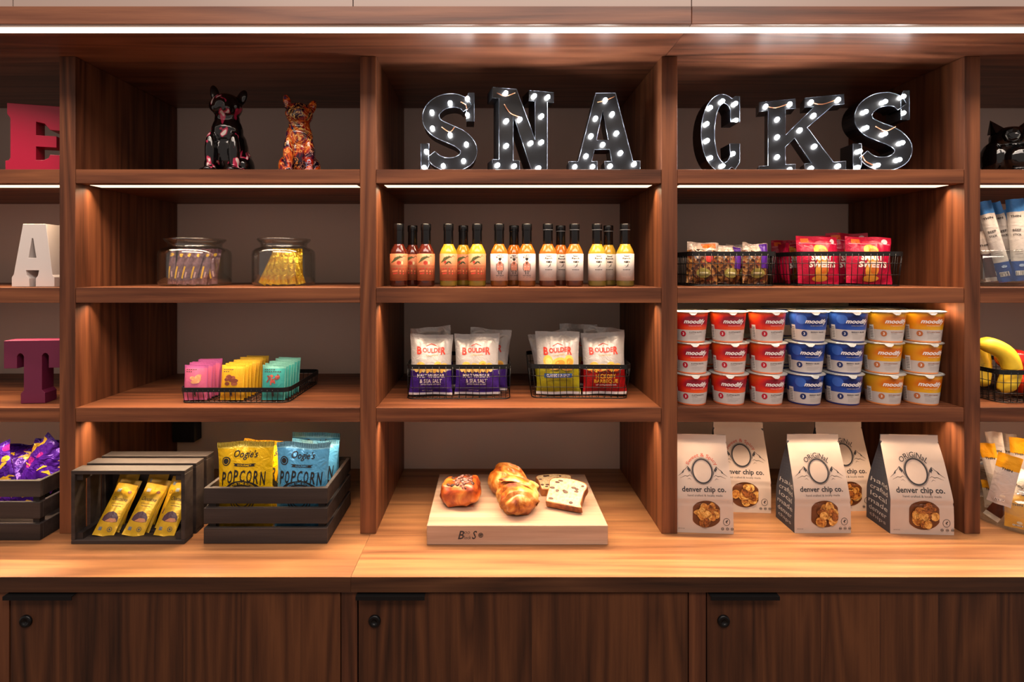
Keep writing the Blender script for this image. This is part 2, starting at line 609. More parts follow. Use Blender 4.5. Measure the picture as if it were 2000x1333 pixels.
def s_shape():
    p = [(.585, .80, .13), (.53, .865, .15), (.42, .90, .17), (.27, .875, .185), (.15, .78, .20), (.125, .66, .215), (.19, .56, .225), (.34, .485, .23),
         (.50, .41, .225), (.595, .30, .215), (.575, .18, .20), (.46, .105, .18), (.32, .095, .165), (.20, .14, .15), (.125, .215, .13)]
    q = smooth_path(p, 4)
    body = stroke_outline([(x, y) for x, y, w in q], [w for x, y, w in q])
    return [body], [[(.57, .64), (.67, .64), (.67, 1.0), (.60, 1.0), (.57, .93)], [(.0, .0), (.07, .0), (.10, .08), (.10, .35), (.0, .35)]]


def c_shape():
    o = [(.50, .97), (.44, .97)] + arcpts(.27, .5, .27, .5, 62, 298, 26) + [(.44, .03), (.50, .12), (.50, .36), (.37, .36)]
    o += arcpts(.30, .5, .125, .385, -50, -310, 22) + [(.38, .64), (.50, .64)]
    return [o], []


N_OUT = [(0, 0), (.34, 0), (.34, .13), (.26, .13), (.26, .68), (.50, 0), (.70, 0), (.70, .87), (.78, .87), (.78, 1), (.46, 1), (.46, .87),
         (.54, .87), (.54, .40), (.30, 1), (0, 1), (0, .87), (.08, .87), (.08, .13), (0, .13)]
A_OUT = [(0, 0), (.36, 0), (.36, .13), (.29, .13), (.325, .28), (.52, .28), (.545, .13), (.456, .13), (.456, 0), (.90, 0), (.90, .13), (.81, .13),
         (.59, 1), (.34, 1), (.12, .13), (0, .13)]
A_IN = [(.35, .40), (.50, .40), (.43, .78)]
K_OUT = [(0, 0), (.44, 0), (.44, .12), (.32, .12), (.32, .36), (.43, .47), (.63, .12), (.55, .12), (.55, 0), (1.02, 0), (1.02, .12), (.88, .12),
         (.58, .60), (.88, .87), (1.0, .87), (1.0, 1), (.55, 1), (.55, .87), (.66, .87), (.32, .52), (.32, .87), (.44, .87), (.44, 1), (0, 1),
         (0, .87), (.11, .87), (.11, .12), (0, .12)]
S_BULBS = [(1318, 522), (1217, 550), (1110, 607), (1318, 620), (1113, 703), (1217, 741), (1312, 796), (1077, 842), (1296, 896), (1176, 927), (1065, 938)]
S_BULBS = [((x - 1045) / 460 * .98, (962 - y) / 478) for x, y in S_BULBS]
N_BULBS = [(.16, .935), (.525, .93), (.70, .93), (.17, .60), (.34, .63), (.62, .69), (.17, .30), (.62, .37), (.48, .35), (.06, .06), (.27, .06), (.58, .05)]
A_BULBS = [((x - 1170) / 460, (955 - y) / 460) for x, y in [(1381, 540), (1325, 645), (1422, 621), (1298, 748), (1446, 733), (1367, 799), (1270, 865), (1470, 848),
                                                            (1205, 927), (1308, 927), (1410, 925), (1549, 914)]]
C_BULBS = [((x - 200) / 460, (965 - y) / 460) for x, y in [(323, 550), (400, 564), (251, 588), (403, 663), (231, 684), (233, 783), (385, 860), (252, 885), (325, 932)]]
K_BULBS = [(.08, .93), (.37, .93), (.62, .93), (.93, .93), (.22, .74), (.65, .75), (.22, .50), (.49, .57), (.22, .23), (.66, .34), (.37, .05), (.62, .05), (.93, .06)]
CORDS = {'S': [[(.50, .88), (.56, .84), (.58, .78)], [(.26, .56), (.36, .50), (.42, .56)]], 'N': [[(.05, .93), (.16, .90), (.28, .95)], [(.14, .80), (.22, .70), (.34, .66)]],
         'A': [[(.36, .88), (.46, .90), (.58, .95)]], 'C': [], 'K': [[(.62, .93), (.75, .89), (.93, .94)], [(.08, .93), (.2, .90), (.37, .94)]],
         'Z': [[(.26, .56), (.38, .50), (.50, .55)], [(.10, .2), (.15, .12), (.25, .07)]]}


def marquee(name_label, outs, extra, bulbs, cords, Hh, loc, yaw, depth=0.058):
    t = thing('marquee_letter', name_label, 'letter sign', loc, yaw, 'lit marquee letters')
    mb = MB()
    S = lambda pts: [(x * Hh, y * Hh) for x, y in pts]
    mb.prism([S(o) for o in outs], depth, LETTER_BLACK)
    for e in extra:
        mb.prism([S(e)], depth * 0.998, LETTER_BLACK)
    mb.build('letter_body', t)
    rm = MB()
    for o in list(outs) + list(extra):
        P = S(o)
        for yy in (0.0,):
            rm.tube([(x, yy, y) for x, y in P], 0.0011, LETTER_RIM, 5, True)
    rm.build('front_rim', t)
    for c in cords or []:
        cm = MB()
        q = smooth_path([(x * Hh, y * Hh) for x, y in c], 4)
        cm.tube([(x, -0.003, y) for x, y in q], 0.0013, COPPER, 5)
        cm.build('wire', t)
    proto = None
    for (x, y) in bulbs:
        if proto is None:
            b_ = MB(); b_.ellipsoid((0, 0, 0), (0.0056, 0.0056, 0.0056), BULB, 10)
            proto = b_.build('bulb', t)
            q = proto
        else:
            q = proto.copy(); COL.objects.link(q); q.parent = t
        q.location = (x * Hh, -0.006, y * Hh)
    return t


so, se = s_shape()
yl = 0.035
Zl = yl + 1.38
marquee('black letter S studded with bulbs, first of the lit word, left of the N', so, se, S_BULBS, CORDS['S'], .217, (X(822, Zl), yl, Z2), math.radians(3))
marquee('black letter N studded with bulbs, between the S and the A', [N_OUT], [], N_BULBS, CORDS['N'], .222, (X(962, 1.39), 0.012, Z2), math.radians(14))
marquee('black letter A studded with bulbs, last letter left of the upright', [A_OUT, A_IN], [], A_BULBS, CORDS['A'], .213, (X(1111, Zl), yl, Z2), math.radians(-2))
co, ce = c_shape()
marquee('black letter C studded with bulbs, first right of the upright', co, ce, C_BULBS, CORDS['C'], .211, (X(1369, Zl), yl, Z2), 0)
marquee('black letter K studded with bulbs, between the C and the last S', [K_OUT], [], K_BULBS, CORDS['K'], .205, (X(1486, 1.455), 0.085, Z2), math.radians(-19))
marquee('black letter S studded with bulbs, last of the lit word, right of the K', so, se, S_BULBS, CORDS['Z'], .217, (X(1666, Zl), yl, Z2), math.radians(-4))

# ------------------------------------------------------------------ painted block letters on the left shelves
E_OUT = [(0, 0), (.86, 0), (.86, .27), (.55, .27), (.53, .22), (.47, .185), (.375, .18), (.375, .38), (.63, .38), (.63, .55), (.375, .55), (.375, .75),
         (.48, .73), (.55, .64), (.86, .63), (.86, 1), (.02, 1), (.02, .84), (.06, .78), (.06, .20), (.04, .16), (0, .15)]
WA_OUT = [(0, 0), (.27, 0), (.27, .13), (.235, .18), (.22, .26), (.42, .26), (.405, .18), (.37, .13), (.37, 0), (.66, 0), (.66, .15), (.63, .19), (.53, 1), (.175, 1), (.03, .19), (0, .15)]
WA_IN = [(.26, .46), (.38, .46), (.33, .77), (.31, .77)]
T_OUT = [(0, .56), (.19, .56), (.19, .75), (.21, .785), (.24, .80), (.27, .785), (.29, .75), (.29, .21), (.245, .16), (.245, 0), (.60, 0), (.60, .16), (.555, .21),
         (.555, .75), (.575, .785), (.605, .80), (.635, .785), (.655, .75), (.655, .56), (.845, .56), (.845, 1), (0, 1)]


def block_letter(lb, outs, Hh, c, loc, yaw, depth, rough):
    mb = MB()
    mb.prism([[(x * Hh, y * Hh) for x, y in o] for o in outs], depth, col(c, rough, 0, 0.15 if rough < .4 else 0), bevel=0.0009)
    o = mb.build('block_letter', None, loc, (0, 0, yaw))
    return tag(o, lb, 'letter')


block_letter('glossy raspberry red letter E on the top left shelf', [E_OUT], .184, '#a80e35', (X(17, 1.415), 0.025, Z2 + .0005), math.radians(16), .045, .28)
block_letter('white letter A on the shelf between the red E and the maroon T', [WA_OUT, WA_IN], .172, '#cbc3bf', (X(26, 1.43), 0.045, Z3 + .0005), math.radians(2), .052, .45)
block_letter('maroon letter T on the shelf below the white A', [T_OUT], .172, '#64173a', (X(14, 1.425), 0.035, Z4 + .0005), math.radians(6), .045, .5)


# ------------------------------------------------------------------ ceramic dogs and owl
def blobs(parts, voxel, mat, smooth=6, fac=0.5):
    """one continuous body: overlapping ellipsoids fused into a single skin; part = (centre, radii[, (rx, ry, rz)])"""
    mb = MB()
    for p in parts:
        c, r = p[0], p[1]
        M = Matrix.Translation(c)
        if len(p) > 2:
            from mathutils import Euler
            M = M @ Euler([math.radians(a) for a in p[2]]).to_matrix().to_4x4()
        mb.ellipsoid((0, 0, 0), r, mat, 18, M)
    o = mb.build('tmp')
    md = o.modifiers.new('r', 'REMESH'); md.mode = 'VOXEL'; md.voxel_size = voxel; md.use_smooth_shade = True
    ms = o.modifiers.new('s', 'SMOOTH'); ms.factor = fac; ms.iterations = smooth
    dg = bpy.context.evaluated_depsgraph_get()
    me = bpy.data.meshes.new_from_object(o.evaluated_get(dg))
    out = ([tuple(v.co) for v in me.vertices], [list(p.vertices) for p in me.polygons])
    bpy.data.meshes.remove(me); bpy.data.objects.remove(o)
    return out


def splash_mat(name, kind):
    m, nt, b = new_mat(name)
    L = nt.links.new
    tc = N(nt, 'ShaderNodeTexCoord')
    b.inputs['Roughness'].default_value = 0.1
    b.inputs['Coat Weight'].default_value = 0.5
    if kind == 'black':
        n1 = N(nt, 'ShaderNodeTexNoise'); n1.inputs['Scale'].default_value = 17; n1.inputs['Detail'].default_value = 1; n1.inputs['Distortion'].default_value = 1.2
        mp = N(nt, 'ShaderNodeMapping'); mp.inputs['Scale'].default_value = (1.6, 1.6, .8); mp.inputs['Location'].default_value = (.31, .4, .7)
        L(tc.outputs['Object'], mp.inputs[0]); L(mp.outputs[0], n1.inputs['Vector'])
        r1 = ramp(nt, [(0, '#0a090b'), (.59, '#0a090b'), (.60, '#9c1d40'), (.64, '#c83a5e'), (.66, '#e9dcd6')])
        L(n1.outputs['Fac'], r1.inputs[0]); L(r1.outputs[0], b.inputs['Base Color'])
    else:
        n1 = N(nt, 'ShaderNodeTexNoise'); n1.inputs['Scale'].default_value = 13; n1.inputs['Detail'].default_value = 2; n1.inputs['Distortion'].default_value = 2.0
        L(tc.outputs['Object'], n1.inputs['Vector'])
        r1 = ramp(nt, [(.30, '#0d0b18'), (.42, '#32102a'), (.50, '#a51f12'), (.56, '#e0661b'), (.62, '#7a1620'), (.70, '#20345e')])
        L(n1.outputs['Fac'], r1.inputs[0])
        n2 = N(nt, 'ShaderNodeTexNoise'); n2.inputs['Scale'].default_value = 22; n2.inputs['Detail'].default_value = 3; n2.inputs['Distortion'].default_value = 3.0
        L(tc.outputs['Object'], n2.inputs['Vector'])
        s1 = N(nt, 'ShaderNodeMath', op='SUBTRACT'); L(n2.outputs['Fac'], s1.inputs[0]); s1.inputs[1].default_value = .5
        s2 = N(nt, 'ShaderNodeMath', op='ABSOLUTE'); L(s1.outputs[0], s2.inputs[0])
        r2 = ramp(nt, [(0, (1, 1, 1)), (.012, (.7, .7, .7)), (.03, (0, 0, 0))])
        L(s2.outputs[0], r2.inputs[0])
        r3 = ramp(nt, [(.35, '#ffd27a'), (.5, '#ff9a3a'), (.6, '#dfe6ff'), (.7, '#58b6e8')])
        n3 = N(nt, 'ShaderNodeTexNoise'); n3.inputs['Scale'].default_value = 9; L(tc.outputs['Object'], n3.inputs['Vector']); L(n3.outputs['Fac'], r3.inputs[0])
        mx = N(nt, 'ShaderNodeMix'); mx.data_type = 'RGBA'
        L(r2.outputs[0], mx.inputs[0]); L(r1.outputs[0], mx.inputs[6]); L(r3.outputs[0], mx.inputs[7])
        L(mx.outputs[2], b.inputs['Base Color'])
    return m


DOG = [((0, .012, .075), (.050, .050, .074)), ((0, .028, .05), (.055, .054, .05)), ((0, -.006, .125), (.043, .038, .048)),
       ((0, -.006, .158), (.034, .032, .036)), ((0, -.012, .196), (.043, .040, .037)),                          # neck, head
       ((0, -.043, .192), (.026, .020, .022)), ((-.014, -.044, .182), (.016, .018, .015)), ((.014, -.044, .182), (.016, .018, .015)),
       ((0, -.060, .198), (.008, .005, .006)), ((-.026, -.026, .193), (.016, .016, .019)), ((.026, -.026, .193), (.016, .016, .019)),
       ((-.036, .0, .232), (.013, .009, .030), (0, -14, 0)), ((.037, .0, .224), (.014, .009, .027), (0, 22, 0)),    # ears
       ((-.031, -.040, .062), (.016, .017, .056)), ((.031, -.040, .062), (.016, .017, .056)),                     # forelegs
       ((-.031, -.050, .009), (.017, .024, .010)), ((.031, -.050, .009), (.017, .024, .010)),
       ((-.046, .012, .030), (.020, .040, .032)), ((.046, .012, .030), (.020, .040, .032)),                       # haunches
       ((-.050, -.030, .008), (.014, .028, .009)), ((.050, -.030, .008), (.014, .028, .009)), ((0, .075, .03), (.010, .016, .010))]
dg_v = blobs(DOG, 0.0034, W_X, 3)
for lb, mt, px, sc_, yaw in [('black ceramic bulldog figurine with pink and white paint splashes', splash_mat('black_splash_glaze', 'black'), 446, .995, 0.10),
                             ('small ceramic bulldog figurine in fiery orange and blue glaze', splash_mat('fire_glaze', 'fire'), 585, .885, 0.30)]:
    mb = MB(); mb.add([(x * sc_, y * sc_, z * sc_) for x, y, z in dg_v[0]], dg_v[1], mt, None, True)
    o = mb.build('dog_figurine', None, (X(px, 1.49), 0.11, Z2 + .0012), (0, 0, yaw)); tag(o, lb, 'figurine')

OWLM = col('#060607', 0.1, 0, 0.6)
OWL = [((0, 0, .052), (.053, .046, .056)), ((0, -.006, .104), (.050, .040, .033)), ((0, -.03, .045), (.036, .028, .036)),
              ((-.043, .004, .05), (.018, .036, .045)), ((.043, .004, .05), (.018, .036, .045)), ((0, -.048, .100), (.006, .009, .011)),
       ((0, -.04, .006), (.030, .016, .007))]
ov = blobs(OWL, 0.003, OWLM, 3)
owl = thing('owl_figurine', 'glossy black owl figurine on the top right shelf', 'figurine', (X(1963, 1.49), 0.10, Z2 + .001), -0.12)
mb = MB(); mb.add(ov[0], ov[1], OWLM, None, True); mb.build('owl_body', owl)
for sx in (-1, 1):
    mb = MB(); tip = (sx * .049, -.002, .158)
    ring = [(sx * (.014 + .032 * q), -.018 + .030 * w, .118 + .006 * (1 - q)) for q, w in ((0, 0), (1, 0), (1.08, .5), (1, 1), (0, 1), (-.1, .5))]
    ring = ring if sx > 0 else ring[::-1]
    mb.add(ring + [tip], [(i, (i + 1) % 6, 6) for i in range(6)], OWLM)
    mb.build('ear_tuft', owl)
for sx in (-1, 1):
    mb = MB()
    M = Matrix.Translation((sx * .021, -.038, .106)) @ Matrix.Rotation(PI / 2, 4, 'X') @ Matrix.Rotation(sx * .25, 4, 'Y')
    mb.lathe([(0, .004), (.007, .0035), (.009, .001), (.017, .005), (.019, .007), (.021, .004), (.021, -.004)], OWLM, 8, M, smooth=False)
    mb.build('eye', owl)

# black outlet box on the back wall under the lowest left shelf
mb = MB(); mb.rbox(X(338, 1.79), X(381, 1.79), .405, .4515, H(864, 1.79), 1.2105, .002, col('#060606', .5))
tag(mb.build('junction_box'), 'black box on the wall under the shelf behind the crates', 'box')

# ------------------------------------------------------------------ shared builders for the goods
def film_mat(name, rough=0.05, tint=(1, 1, 1), refl=0.05, gz=.7):
    """thin clear glass or plastic: mostly transparent, reflecting by fresnel"""
    m = bpy.data.materials.new(name); m.use_nodes = True
    nt = m.node_tree; nt.nodes.remove(nt.nodes['Principled BSDF'])
    L = nt.links.new
    t = N(nt, 'ShaderNodeBsdfTransparent'); t.inputs[0].default_value = (*tint, 1)
    g = N(nt, 'ShaderNodeBsdfGlossy'); g.inputs['Roughness'].default_value = rough
    f = N(nt, 'ShaderNodeLayerWeight'); f.inputs['Blend'].default_value = 0.5
    q = N(nt, 'ShaderNodeMath', op='POWER'); L(f.outputs['Facing'], q.inputs[0]); q.inputs[1].default_value = 4.5
    a = N(nt, 'ShaderNodeMath', op='MULTIPLY_ADD'); a.inputs[1].default_value = gz; a.inputs[2].default_value = refl; L(q.outputs[0], a.inputs[0])
    mx = N(nt, 'ShaderNodeMixShader'); L(a.outputs[0], mx.inputs[0]); L(t.outputs[0], mx.inputs[1]); L(g.outputs[0], mx.inputs[2])
    L(mx.outputs[0], nt.nodes['Material Output'].inputs[0])
    return m


GLASS = film_mat('clear_glass', 0.03, (.93, .95, .94), 0.09)
FILM = film_mat('clear_film', 0.15, (.95, .95, .95), 0.12)


def band_mat(name, bands, rough=0.35, metal=0.0, spots=None, stripes=None, bump=0.0, tint=None, spec=0.5, axis=1):
    """printed foil or paper: colour bands along v of the sheet; spots = noise coloured accents; stripes = crimp lines near the ends"""
    m, nt, b = new_mat(name)
    L = nt.links.new
    uv = N(nt, 'ShaderNodeUVMap')
    sp = N(nt, 'ShaderNodeSeparateXYZ'); L(uv.outputs[0], sp.inputs[0])
    tc = N(nt, 'ShaderNodeTexCoord')
    r = ramp(nt, bands, 'CONSTANT'); L(sp.outputs[axis], r.inputs[0])
    cur = r.outputs[0]
    if spots:                       # (colour, threshold, scale, v0, v1)
        for (c, th, scl, v0, v1) in spots:
            n = N(nt, 'ShaderNodeTexNoise'); n.inputs['Scale'].default_value = scl; n.inputs['Detail'].default_value = 1.0
            L(tc.outputs['Object'], n.inputs['Vector'])
            g = N(nt, 'ShaderNodeMath', op='GREATER_THAN'); L(n.outputs['Fac'], g.inputs[0]); g.inputs[1].default_value = th
            g1 = N(nt, 'ShaderNodeMath', op='GREATER_THAN'); L(sp.outputs[1], g1.inputs[0]); g1.inputs[1].default_value = v0
            g2 = N(nt, 'ShaderNodeMath', op='LESS_THAN'); L(sp.outputs[1], g2.inputs[0]); g2.inputs[1].default_value = v1
            k = N(nt, 'ShaderNodeMath', op='MULTIPLY'); L(g.outputs[0], k.inputs[0]); L(g1.outputs[0], k.inputs[1])
            k2 = N(nt, 'ShaderNodeMath', op='MULTIPLY'); L(k.outputs[0], k2.inputs[0]); L(g2.outputs[0], k2.inputs[1])
            mx = N(nt, 'ShaderNodeMix'); mx.data_type = 'RGBA'; L(k2.outputs[0], mx.inputs[0]); L(cur, mx.inputs[6]); mx.inputs[7].default_value = lin(c)
            cur = mx.outputs[2]
    if stripes:                     # (colour, count, v0)
        c, cnt, v0 = stripes
        ml = N(nt, 'ShaderNodeMath', op='MULTIPLY'); L(sp.outputs[0], ml.inputs[0]); ml.inputs[1].default_value = cnt
        fr = N(nt, 'ShaderNodeMath', op='FRACT'); L(ml.outputs[0], fr.inputs[0])
        g = N(nt, 'ShaderNodeMath', op='GREATER_THAN'); L(fr.outputs[0], g.inputs[0]); g.inputs[1].default_value = .5
        g1 = N(nt, 'ShaderNodeMath', op='GREATER_THAN'); L(sp.outputs[1], g1.inputs[0]); g1.inputs[1].default_value = v0
        k = N(nt, 'ShaderNodeMath', op='MULTIPLY'); L(g.outputs[0], k.inputs[0]); L(g1.outputs[0], k.inputs[1])
        mx = N(nt, 'ShaderNodeMix'); mx.data_type = 'RGBA'; L(k.outputs[0], mx.inputs[0]); L(cur, mx.inputs[6]); mx.inputs[7].default_value = lin(c)
        cur = mx.outputs[2]
    L(cur, b.inputs['Base Color'])
    b.inputs['Roughness'].default_value = rough
    b.inputs['Metallic'].default_value = metal
    b.inputs['Specular IOR Level'].default_value = spec
    if bump:
        n = N(nt, 'ShaderNodeTexNoise'); n.inputs['Scale'].default_value = 38; n.inputs['Detail'].default_value = 2; n.inputs['Distortion'].default_value = 1.5
        L(tc.outputs['Object'], n.inputs['Vector'])
        bp = N(nt, 'ShaderNodeBump'); bp.inputs['Strength'].default_value = bump; bp.inputs['Distance'].default_value = 0.01
        L(n.outputs['Fac'], bp.inputs['Height']); L(bp.outputs[0], b.inputs['Normal'])
    return m


def nz(x, y, z, s):
    return mnoise.noise(Vector((x * s, y * s, z * s)))


class Bag:
    """pillow pouch standing on z=0, printed side facing -y"""
    def __init__(s, w, h, t, seal=0.06, wrinkle=0.0025, seed=0, pinch=0.05, belly=0.4, topfold=0.0, bseal=None):
        s.w, s.h, s.t, s.seal, s.wr, s.seed, s.pinch, s.belly, s.fold = w, h, t, seal, wrinkle, seed, pinch, belly, topfold
        s.bs = seal if bseal is None else bseal

    def pt(s, u, v, side):
        """u in -1..1, v in 0..1"""
        vv = min(1.0, max(0.0, (v - s.bs) / (1 - s.seal - s.bs)))
        k = vv ** (0.75 + s.belly * .4)
        prof = max(0.0, math.sin(PI * k)) ** 0.62
        e = max(0.0, 1 - abs(u) ** 2.4)
        t = s.t / 2 * prof * e ** 0.75
        x = u * s.w / 2 * (1 - s.pinch * prof)
        a = s.wr * (0.35 + 0.65 * (1 - prof)) * (0.3 + 0.7 * e)
        wob = a * (nz(u * 1.7 + s.seed, v * 1.2, side * 3.1 + s.seed, 1.9) * 1.4 + nz(u * 3 + s.seed * 2, v * 1.2, side, 2.3) * .9)
        wave = s.wr * 1.1 * math.sin(u * 4 + s.seed) * (1 - prof)
        z = v * s.h + (s.wr * .8 * nz(u + s.seed, v, 0, 1.5) if v > .5 else 0)
        y = -side * t + (wob if t > 0.001 else 0) + wave
        if s.fold:
            y += s.fold * max(0, v - .8) ** 2
        return (x, y - side * 0.0004, z)

    def body(s, mb, mat, back=None, nu=26, nv=36):
        mb.grid(lambda u, v: s.pt(u * 2 - 1, v, 1), nu, nv, mat)
        mb.grid(lambda u, v: s.pt(1 - u * 2, v, -1), nu, nv, back or mat)

    def front(s, off=0.0009):
        def f(x, y):
            p = s.pt(max(-1, min(1, 2 * x / s.w)), max(0, min(1, y / s.h)), 1)
            return (p[0], p[1] - off, p[2])
        return f


def rrect(w, d, r, n=5):
    pts = []
    for cx, cy, a0 in ((w / 2 - r, -d / 2 + r, -90), (w / 2 - r, d / 2 - r, 0), (-w / 2 + r, d / 2 - r, 90), (-w / 2 + r, -d / 2 + r, 180)):
        for i in range(n + 1):
            a = math.radians(a0 + 90 * i / n)
            pts.append((cx + r * math.cos(a), cy + r * math.sin(a)))
    return pts


WIRE = col('#141517', 0.42, 0.3)


def resample(pts, step, closed=True):
    out = []; acc = 0.0; K = len(pts)
    tot = sum(math.dist(pts[i], pts[(i + 1) % K]) for i in range(K))
    n = max(4, round(tot / step)); st = tot / n; nxt = st / 2
    for i in range(K):
        a, b_ = pts[i], pts[(i + 1) % K]; l = math.dist(a, b_)
        while l > 0 and nxt <= acc + l + 1e-9:
            t = (nxt - acc) / l
            out.append((a[0] + (b_[0] - a[0]) * t, a[1] + (b_[1] - a[1]) * t)); nxt += st
        acc += l
    return out


def wire_basket(label, w, d, h, loc, yaw, taper=0.90, step=0.0175, hs=(.36, .68), rim=0.0125, group='black wire baskets'):
    t = thing('wire_basket', label, 'basket', loc, yaw, group)
    P = rrect(w, d, 0.022)
    f = lambda p, z: (p[0] * (taper + (1 - taper) * z / h), p[1] * (taper + (1 - taper) * z / h), z)
    mb = MB()
    vs, fs = [], []
    for k, (o, z) in enumerate(((1.0, h - rim), (1.0, h), (0.99, h), (0.99, h - rim))):
        for p in P:
            vs.append((p[0] * o + 0.0, p[1] * o, z))
    K = len(P)
    for k in range(4):
        for i in range(K):
            j = (i + 1) % K
            fs.append((k * K + i, k * K + j, ((k + 1) % 4) * K + j, ((k + 1) % 4) * K + i))
    mb.add(vs, fs, WIRE); mb.build('rim', t)
    mb = MB()
    for p in resample(P, step):
        mb.tube([f(p, 0.0035), f(p, h - rim * .5)], 0.00095, WIRE, 5)
    for a in hs:
        mb.tube([f(p, h * a) for p in P], 0.00095, WIRE, 5, True)
    o = mb.build('wire_mesh', t)
    mb = MB()
    mb.tube([f(p, 0.0022) for p in P], 0.0015, WIRE, 5, True)
    W2, D2 = w * taper / 2 - .004, d * taper / 2 - .004
    n = int(2 * W2 / step)
    for i in range(1, n):
        x = -W2 + 2 * W2 * i / n; mb.tube([(x, -D2, .0018), (x, D2, .0018)], .0009, WIRE, 4)
    n = int(2 * D2 / step)
    for i in range(1, n):
        y = -D2 + 2 * D2 * i / n; mb.tube([(-W2, y, .0035), (W2, y, .0035)], .0009, WIRE, 4)
    mb.build('wire_base', t)
    return t


# ------------------------------------------------------------------ hot sauce bottles
def bottle(label, liquid, kind, loc, yaw):
    t = thing('sauce_bottle', label, 'bottle', loc, yaw, 'hot sauce bottles')
    body = [(0, 0), (.0215, 0), (.0238, .002), (.0243, .005), (.0243, .0905), (.0238, .0955), (.0205, .104), (.0155, .1135), (.0132, .119), (.0126, .128), (.0126, .165), (0, .165)]
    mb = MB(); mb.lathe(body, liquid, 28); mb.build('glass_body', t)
    sl = [(.0133, .1185), (.0137, .1195), (.0134, .155), (.0139, .157), (.0145, .159), (.0145, .1735), (.0135, .1755), (0, .1755)]
    sm = col('#0b0b0d', 0.22, 0, .2)
    mb = MB(); mb.lathe(sl, sm, 24)
    if kind >= 3:
        mb.lathe([(.01465, .1575), (.0148, .1585), (.01465, .1595)], col('#8d8f92', .25, .6), 24)
    mb.build('cap_sleeve', t)
    R = .0247
    mb = MB()
    a0, a1 = math.radians(-90 - 112), math.radians(-90 + 112)
    Fn = lambda off: (lambda x, y: ((R + off) * math.cos(-PI / 2 + x / R), (R + off) * math.sin(-PI / 2 + x / R), y))
    f = Fn(.00025)
    z0, z1 = .0165, .0915
    mb.lathe([(R - .0003, z0), (R, z0), (R, z1), (R - .0003, z1)], bottle_label[kind], 30, None, a0, a1)
    dk = col('#2b2622', .6)
    if kind in (0, 1):
        g, rd, sal = col('#5d6236', .6), col('#c4402c', .6), col('#e57b50', .6)
        mb.line([(-.024, .066), (-.012, .074), (-.004, .080), (.008, .083)], [.002, .007, .008, .002], f, g)
        mb.line([(-.016, .0745), (-.010, .082), (-.004, .0775), (.002, .0855), (.008, .080), (.014, .0865), (.018, .083)], .0016, f, col('#3d4426', .6))
        if kind == 0:
            mb.ellipse(-.001, .066, .006, .0055, f, rd, 14); mb.ellipse(.0085, .066, .003, .005, f, col('#ead2a0', .6), 12)
        else:
            mb.line([(-.010, .061), (-.004, .065), (.0, .069), (.004, .068), (.009, .063)], [.002, .005, .004, .005, .001], f, col('#33502f', .6))
            mb.ellipse(-.009, .068, .004, .004, f, rd, 12)
        mb.line([(-.026, .0575), (.026, .0575)], .0006, f, dk)
        for k in range(3):
            mb.line([(-.022 + .002 * k, .049 - .0065 * k), (-.006, .0505 - .0065 * k), (.012, .049 - .0065 * k), (.021, .0495 - .0065 * k)], .0042, f, rd if k != 1 else sal)
        mb.line([(-.026, .0215), (.026, .0215)], .0005, f, dk)
    elif kind == 2:
        mb.text('HEY', f, 0, .0868, .013, .0048, dk, .03); mb.text('BUDDY', f, 0, .0812, .021, .0048, dk, .03)
        mb.ellipse(0, .0765, .0045, .003, f, dk, 12); mb.line([(-.009, .0715), (0, .0735), (.009, .0715)], [.001, .003, .001], f, dk)
        mb.poly([(-.003, .0705), (.003, .0705), (.0085, .062), (.0095, .050), (.006, .044), (-.006, .044), (-.0095, .050), (-.0085, .062)], f, col('#d88c74', .6))
        mb.poly([(-.0035, .070), (.0035, .070), (0, .059)], f, col('#5b2a22', .6))
        mb.line([(-.0095, .064), (-.0105, .050), (-.006, .040)], .0014, f, dk); mb.line([(.0095, .064), (.0105, .050), (.006, .040)], .0014, f, dk)
        mb.line([(-.003, .046), (-.003, .034)], .0022, f, dk); mb.line([(.003, .046), (.003, .034)], .0022, f, dk)
        mb.text('HOT SAUCE', f, 0, .0305, .022, .0035, dk, .02); mb.line([(-.018, .0255), (.018, .0255)], .0005, f, dk)
    else:
        mb.text('Seed', f, 0, .0852, .014, .0050, dk, .03); mb.text('Ranch', f, 0, .0785, .021, .0050, dk, .03)
        mb.ellipse(.001, .0685, .0085, .0028, f, dk, 14); mb.ellipse(-.003, .070, .004, .0015, f, col('#8d8883', .6), 10)
        mb.line([(.005, .064), (.003, .058), (-.003, .053)], [.001, .003, .0006], f, col('#55504b', .6)); mb.line([(-.006, .059), (.006, .055)], .0007, f, col('#8d8883', .6))
        mb.line([(-.010, .0468), (.010, .0468)], .0022, f, col('#5a5450', .6))
        for k, w in enumerate((.030, .026, .032, .024, .018)):
            mb.line([(-w / 2, .0415 - .0042 * k), (w / 2, .0415 - .0042 * k)], .0006, f, col('#a19a94', .6))
    lb = mb.build('paper_label', t)
    return t


bottle_label = {0: col('#b56b45', .55), 1: col('#b9704a', .55), 2: col('#c9bab6', .5), 3: col('#c6bfbc', .5), 4: col('#c6c0ba', .5)}


